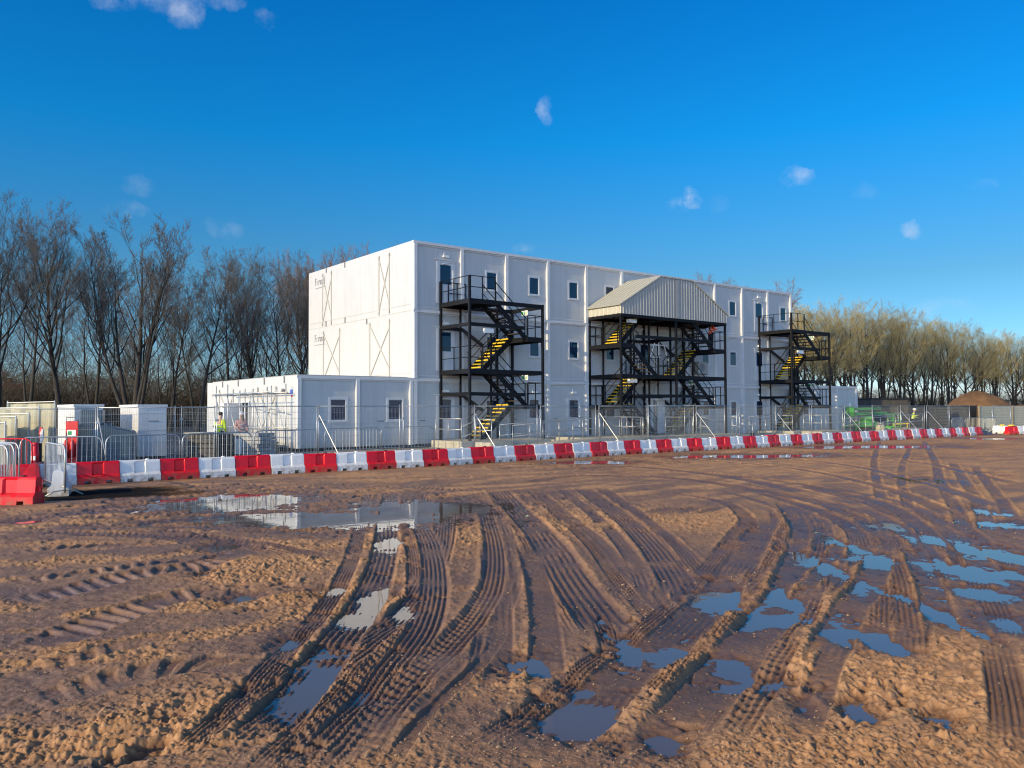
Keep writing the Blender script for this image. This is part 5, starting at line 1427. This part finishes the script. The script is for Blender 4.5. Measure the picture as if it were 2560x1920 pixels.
def grow(seed, H, spec):
    rs = random.Random(seed); T = Twig(); C = Twig()
    NS = spec.get('nseg', [12, 8, 5, 3, 2]); SD = [7, 5, 3, 3, 3]
    WB = spec.get('wob', [.035, .10, .15, .18, .2]); TP = spec.get('trop', [.03, .10, .10, .06, .03]); NC = spec['nc']; AN = spec['ang']; LR = spec['len']; TM = spec['tmin']; RR_ = spec.get('rr', [.58, .58, .56, .6]); rmin = spec.get('rmin', .009)
    def br(p, d, L, r, lv):
        n = NS[lv]; pts = [p]; ds = [d]; w = WB[lv]; tr = TP[lv]
        for i in range(n):
            d = _n((d[0]+rs.gauss(0, w), d[1]+rs.gauss(0, w), d[2]+rs.gauss(0, w*.7)+tr)); s = L/n
            p = (p[0]+d[0]*s, p[1]+d[1]*s, p[2]+d[2]*s); pts.append(p); ds.append(d)
        tip = max(rmin*.7, r*(.10 if lv == 0 else .25)); rad = [max(rmin*.75, r+(tip-r)*(i/n)**.85) for i in range(n+1)]
        if lv == 0: rad[0] *= 1.35
        (T if lv < 2 else C).tube(pts, rad, SD[lv])
        if lv >= 4 or lv >= len(NC): return
        k = NC[lv]; k = max(1, int(round(k*rs.uniform(.75, 1.25))))
        for q in range(k):
            t = TM[lv] + (1-TM[lv])*((q+rs.random())/k)**spec.get('bias', 1.0); t = min(t, .985)
            i = min(int(t*n), n-1); f = t*n-i
            a = pts[i]; b = pts[i+1]; pp = (a[0]+(b[0]-a[0])*f, a[1]+(b[1]-a[1])*f, a[2]+(b[2]-a[2])*f); dd = ds[i+1]
            ph = rs.uniform(0, 2*PI) if lv else q*2.4+rs.uniform(-.5, .5)
            h = (1, 0, 0) if abs(dd[0]) < .7 else (0, 1, 0)
            x = _n((dd[1]*h[2]-dd[2]*h[1], dd[2]*h[0]-dd[0]*h[2], dd[0]*h[1]-dd[1]*h[0])); y = (dd[1]*x[2]-dd[2]*x[1], dd[2]*x[0]-dd[0]*x[2], dd[0]*x[1]-dd[1]*x[0])
            an = AN[lv]*rs.uniform(.7, 1.3); ca, sa = math.cos(an), math.sin(an); cx, sx = math.cos(ph)*sa, math.sin(ph)*sa
            nd = _n((dd[0]*ca+x[0]*cx+y[0]*sx, dd[1]*ca+x[1]*cx+y[1]*sx, dd[2]*ca+x[2]*cx+y[2]*sx))
            lo, hi = LR[lv]
            l2 = L*(hi+(lo-hi)*t)*rs.uniform(.75, 1.2); r2 = max(rmin, rad[i]*RR_[lv]*rs.uniform(.8, 1.1))
            br(pp, nd, l2, r2, lv+1)
    for (dx, dy, fr, r) in spec['stems']:
        br((dx*.35, dy*.35, -.1), _n((dx, dy, 1)), H*fr, r, 0)
    return T, C
SPEC = {
 # tall single trunk, long upswept limbs, rounded top
 'ash': dict(stems=[(.02, .01, .80, .30)], nc=[22, 8, 7, 5], ang=[.58, .55, .58, .55], len=[(.36, .66), (.30, .52), (.30, .52), (.35, .6)], tmin=[.34, .30, .2, .2], trop=[.03, .15, .11, .07, .04], rmin=.008),
 # vase of many stems
 'vase': dict(stems=[(.02, .0, .90, .28), (-.26, .06, .88, .22), (.25, -.05, .87, .22), (-.12, -.15, .90, .2), (.13, .17, .90, .2), (-.44, .0, .80, .18), (.45, .05, .80, .17)], nc=[10, 7, 7, 4], ang=[.46, .52, .55, .5], len=[(.24, .40), (.28, .5), (.33, .52), (.4, .6)], tmin=[.38, .28, .2, .2], trop=[.04, .13, .12, .08, .04], rmin=.008),
 # slender forked
 'slim': dict(stems=[(.03, .02, .86, .2), (-.16, .05, .80, .14)], nc=[13, 7, 7, 5], ang=[.58, .58, .56, .5], len=[(.28, .44), (.3, .5), (.3, .52), (.4, .6)], tmin=[.38, .28, .2, .2], rmin=.008),
 # broad rounded
 'round': dict(stems=[(-.05, .0, .74, .32), (.26, .1, .78, .22), (-.28, -.05, .76, .22)], nc=[17, 9, 8, 5], ang=[.72, .66, .62, .58], len=[(.32, .52), (.3, .53), (.3, .53), (.35, .6)], tmin=[.32, .22, .15, .15], trop=[.03, .11, .10, .06, .03], rmin=.009),
 # thin understorey tree
 'thin': dict(stems=[(.04, .03, .92, .12), (.2, -.1, .75, .08)], nc=[14, 7, 6], ang=[.75, .75, .7], len=[(.22, .42), (.3, .55), (.35, .6)], tmin=[.14, .2, .2], wob=[.08, .16, .2, .2, .2]),
 # hedge-row trees at the right: dark straight trunks, broad dense fine crowns
 'row': dict(stems=[(.02, .0, .76, .28), (-.16, .06, .76, .16), (.18, -.03, .74, .17)], nc=[11, 7, 6, 4], ang=[.74, .66, .64, .6], len=[(.34, .44), (.32, .53), (.34, .58), (.4, .65)], tmin=[.30, .2, .15, .15], rmin=.009),
 'row2': dict(stems=[(.0, .03, .78, .3), (.20, .05, .74, .2)], nc=[16, 7, 6, 4], ang=[.80, .68, .64, .6], len=[(.34, .46), (.32, .53), (.34, .58), (.4, .65)], tmin=[.26, .2, .15, .15], rmin=.009),
}
BARK = mat('dark_bark', (.032, .026, .020), .9, var=.35, scale=2.2, bump=.5, bscale=9)
TWG = mat('grey_twigs', (.120, .102, .088), .85, var=.25, scale=.8)
TWR = mat('russet_twigs', (.235, .135, .080), .85, var=.25, scale=.8)
TWO = mat('ochre_twigs', (.42, .325, .12), .85, var=.4, scale=.35)
TWO2 = mat('olive_twigs', (.29, .25, .125), .85, var=.4, scale=.35)
def proto(kind, seed, H, tw, bark=BARK):
    T, C = grow(seed, H, SPEC[kind]); zz = sorted(v[2] for v in C.v); return (T.mesh('trunk', bark), C.mesh('crown', tw), zz[int(len(zz)*.997)])
PT = {'ash': proto('ash', 3, 18, TWG), 'ash2': proto('ash', 11, 18, TWG), 'vase': proto('vase', 5, 16.5, TWG), 'slim': proto('slim', 8, 16, TWG), 'slim2': proto('slim', 21, 16, TWG),
      'round': proto('round', 9, 19, TWR), 'thin': proto('thin', 4, 12, TWG), 'thin2': proto('thin', 14, 12, TWG), 'row': proto('row', 6, 18, TWO), 'row2': proto('row2', 16, 18, TWO2), 'row3': proto('row', 26, 18, TWO2)}
_first = set()
def tree(kind, px, Y, H, label, group, rz=None, wide=1.0):
    tm, cm, h0 = PT[kind]; p = at(px, Y)
    r = thing('bare_tree', label, 'tree', (p.x, p.y, -.05), random.uniform(0, 6.28) if rz is None else rz, group)
    s = H/h0; r.scale = (s*wide, s*wide, s)
    for nm, me_ in (('trunk', tm), ('crown', cm)):
        o = bpy.data.objects.new(nm, me_); COL.objects.link(o); o.parent = r
    return r
def top_h(ytop, Y, px): return 1.8 + ((1030-10*px/2560)-ytop)*Y/FPX
GL_ = 'bare trees behind the yard at the left'
for (k, px, Y, yt, lb, wd) in [
    ('ash2', -5, 60, 478, 'tall bare tree cut by the left edge of the picture', 1.0), ('ash', 152, 61, 487, 'tall bare tree with one thick straight trunk near the left edge', .95),
    ('slim2', 70, 66, 560, 'bare forked tree between the two tall ones at the left edge', 1.0),
    ('vase', 332, 62, 545, 'many stemmed vase shaped bare tree with a massive base above the cabins', 1.12), ('slim', 492, 70, 612, 'slender bare tree with a clean lower trunk beside the vase shaped one', 1.1),
    ('slim2', 578, 74, 618, 'bare tree with a thin trunk left of the annex roof', 1.0), ('ash', 640, 78, 608, 'bare round headed tree above the annex roof', .9), ('slim', 712, 82, 640, 'bare tree just left of the sunlit end wall', 1.0),
    ('round', 815, 92, 618, 'russet crowned tree rising behind the sunlit end wall', .8), ('round', 900, 96, 612, 'russet bushy tree behind the roof near the top corner', .75), ('ash2', 762, 90, 628, 'grey crowned tree at the left side of the sunlit end wall', .9),
    ('slim2', 235, 72, 600, 'bare tree half hidden behind the vase shaped one on its left', 1.0), ('slim', 425, 74, 640, 'bare tree half hidden behind the vase shaped one on its right', .9)]:
    tree(k, px, Y, top_h(yt, Y, px), lb, GL_, None, wd)
rs = random.Random(3); nthin = 0
for i in range(26):
    px = -60 + i*33 + rs.uniform(-10, 10); Y = rs.uniform(74, 102); yt = rs.uniform(690, 830)
    tree('thin' if i % 2 else 'thin2', px, Y, top_h(yt, Y, px), f'thin bare woodland tree behind the yard, {ORD[i]} from the left', 'thin trees in the left wood')
for i, px in enumerate((1795, 1840, 1885, 1560)):
    tree('ash' if i % 2 else 'round', px, 112, top_h((700, 704, 712, 702)[i], 112, px), ('bare twig tops showing over the roof left of the others', 'bare twig tops showing over the roof in the middle', 'bare twig tops showing over the roof nearest its right end', 'faint twig tops over the roof above the canopy')[i], 'trees behind the tall block')
row = [(1992,748),(2033,765),(2078,762),(2126,755),(2172,764),(2212,772),(2247,779),(2290,783),(2330,790),(2370,795),(2412,806),(2450,818),(2487,826),(2525,829),(2562,832)]
for i, (px, yt) in enumerate(row):
    Y = 128 + i*3.6
    tree(('row', 'row2', 'row3')[i % 3], px+rs.uniform(-5,5), Y, top_h(yt+rs.uniform(-6,6), Y, px), f'ochre crowned tree of the right hand row, {ORD[i]} from the tall block', 'front row of the trees at the right', None, 1.08)
for i in range(13):
    px = 1975 + i*47 + rs.uniform(-8, 8); Y = 148 + i*4.4; yt = np.interp(px, [q[0] for q in row], [q[1] for q in row]) + rs.uniform(8, 40)
    tree(('row2', 'row3', 'row')[i % 3], px, Y, top_h(yt, Y, px), f'olive crowned tree behind the right hand row, {ORD[i]} from the tall block', 'back row of the trees at the right', None, 1.08)
# tangled undergrowth under both woods: nobody could count it
U = Twig(); rs = random.Random(12)
def brush(px0, px1, Y0, Y1, n, hmax):
    for i in range(n):
        px = rs.uniform(px0, px1); t = (px-px0)/(px1-px0); Y = Y0+(Y1-Y0)*t + rs.uniform(-3, 9); p = at(px, Y); h = rs.uniform(.5, 1)*hmax
        for q in range(3):
            d = (rs.gauss(0, .45), rs.gauss(0, .45), 1); pts = [(p.x, p.y, -.1)]
            for k in range(3): 
                pts.append((pts[-1][0]+d[0]*h/3+rs.gauss(0, .15), pts[-1][1]+d[1]*h/3+rs.gauss(0, .15), pts[-1][2]+h/3))
            U.tube(pts, [.035, .028, .02, .012], 3)
            for k in range(7):
                a = pts[rs.randint(1, 3)]; l = rs.uniform(.5, 1.6)
                b = (a[0]+rs.gauss(0, .6)*l, a[1]+rs.gauss(0, .6)*l, a[2]+rs.uniform(-.2, .7)*l); U.tube([a, ((a[0]+b[0])/2+rs.gauss(0,.1), (a[1]+b[1])/2, (a[2]+b[2])/2+.1), b], [.014, .011, .008], 3)
brush(-80, 800, 80, 98, 1300, 5.6); brush(1980, 2600, 136, 188, 900, 5.5)
me_ = U.mesh('undergrowth', mat('undergrowth_brown', (.075, .060, .038), .95, var=.4, scale=.6)); uo = bpy.data.objects.new('undergrowth', me_); COL.objects.link(uo); tag(uo, kind='stuff')
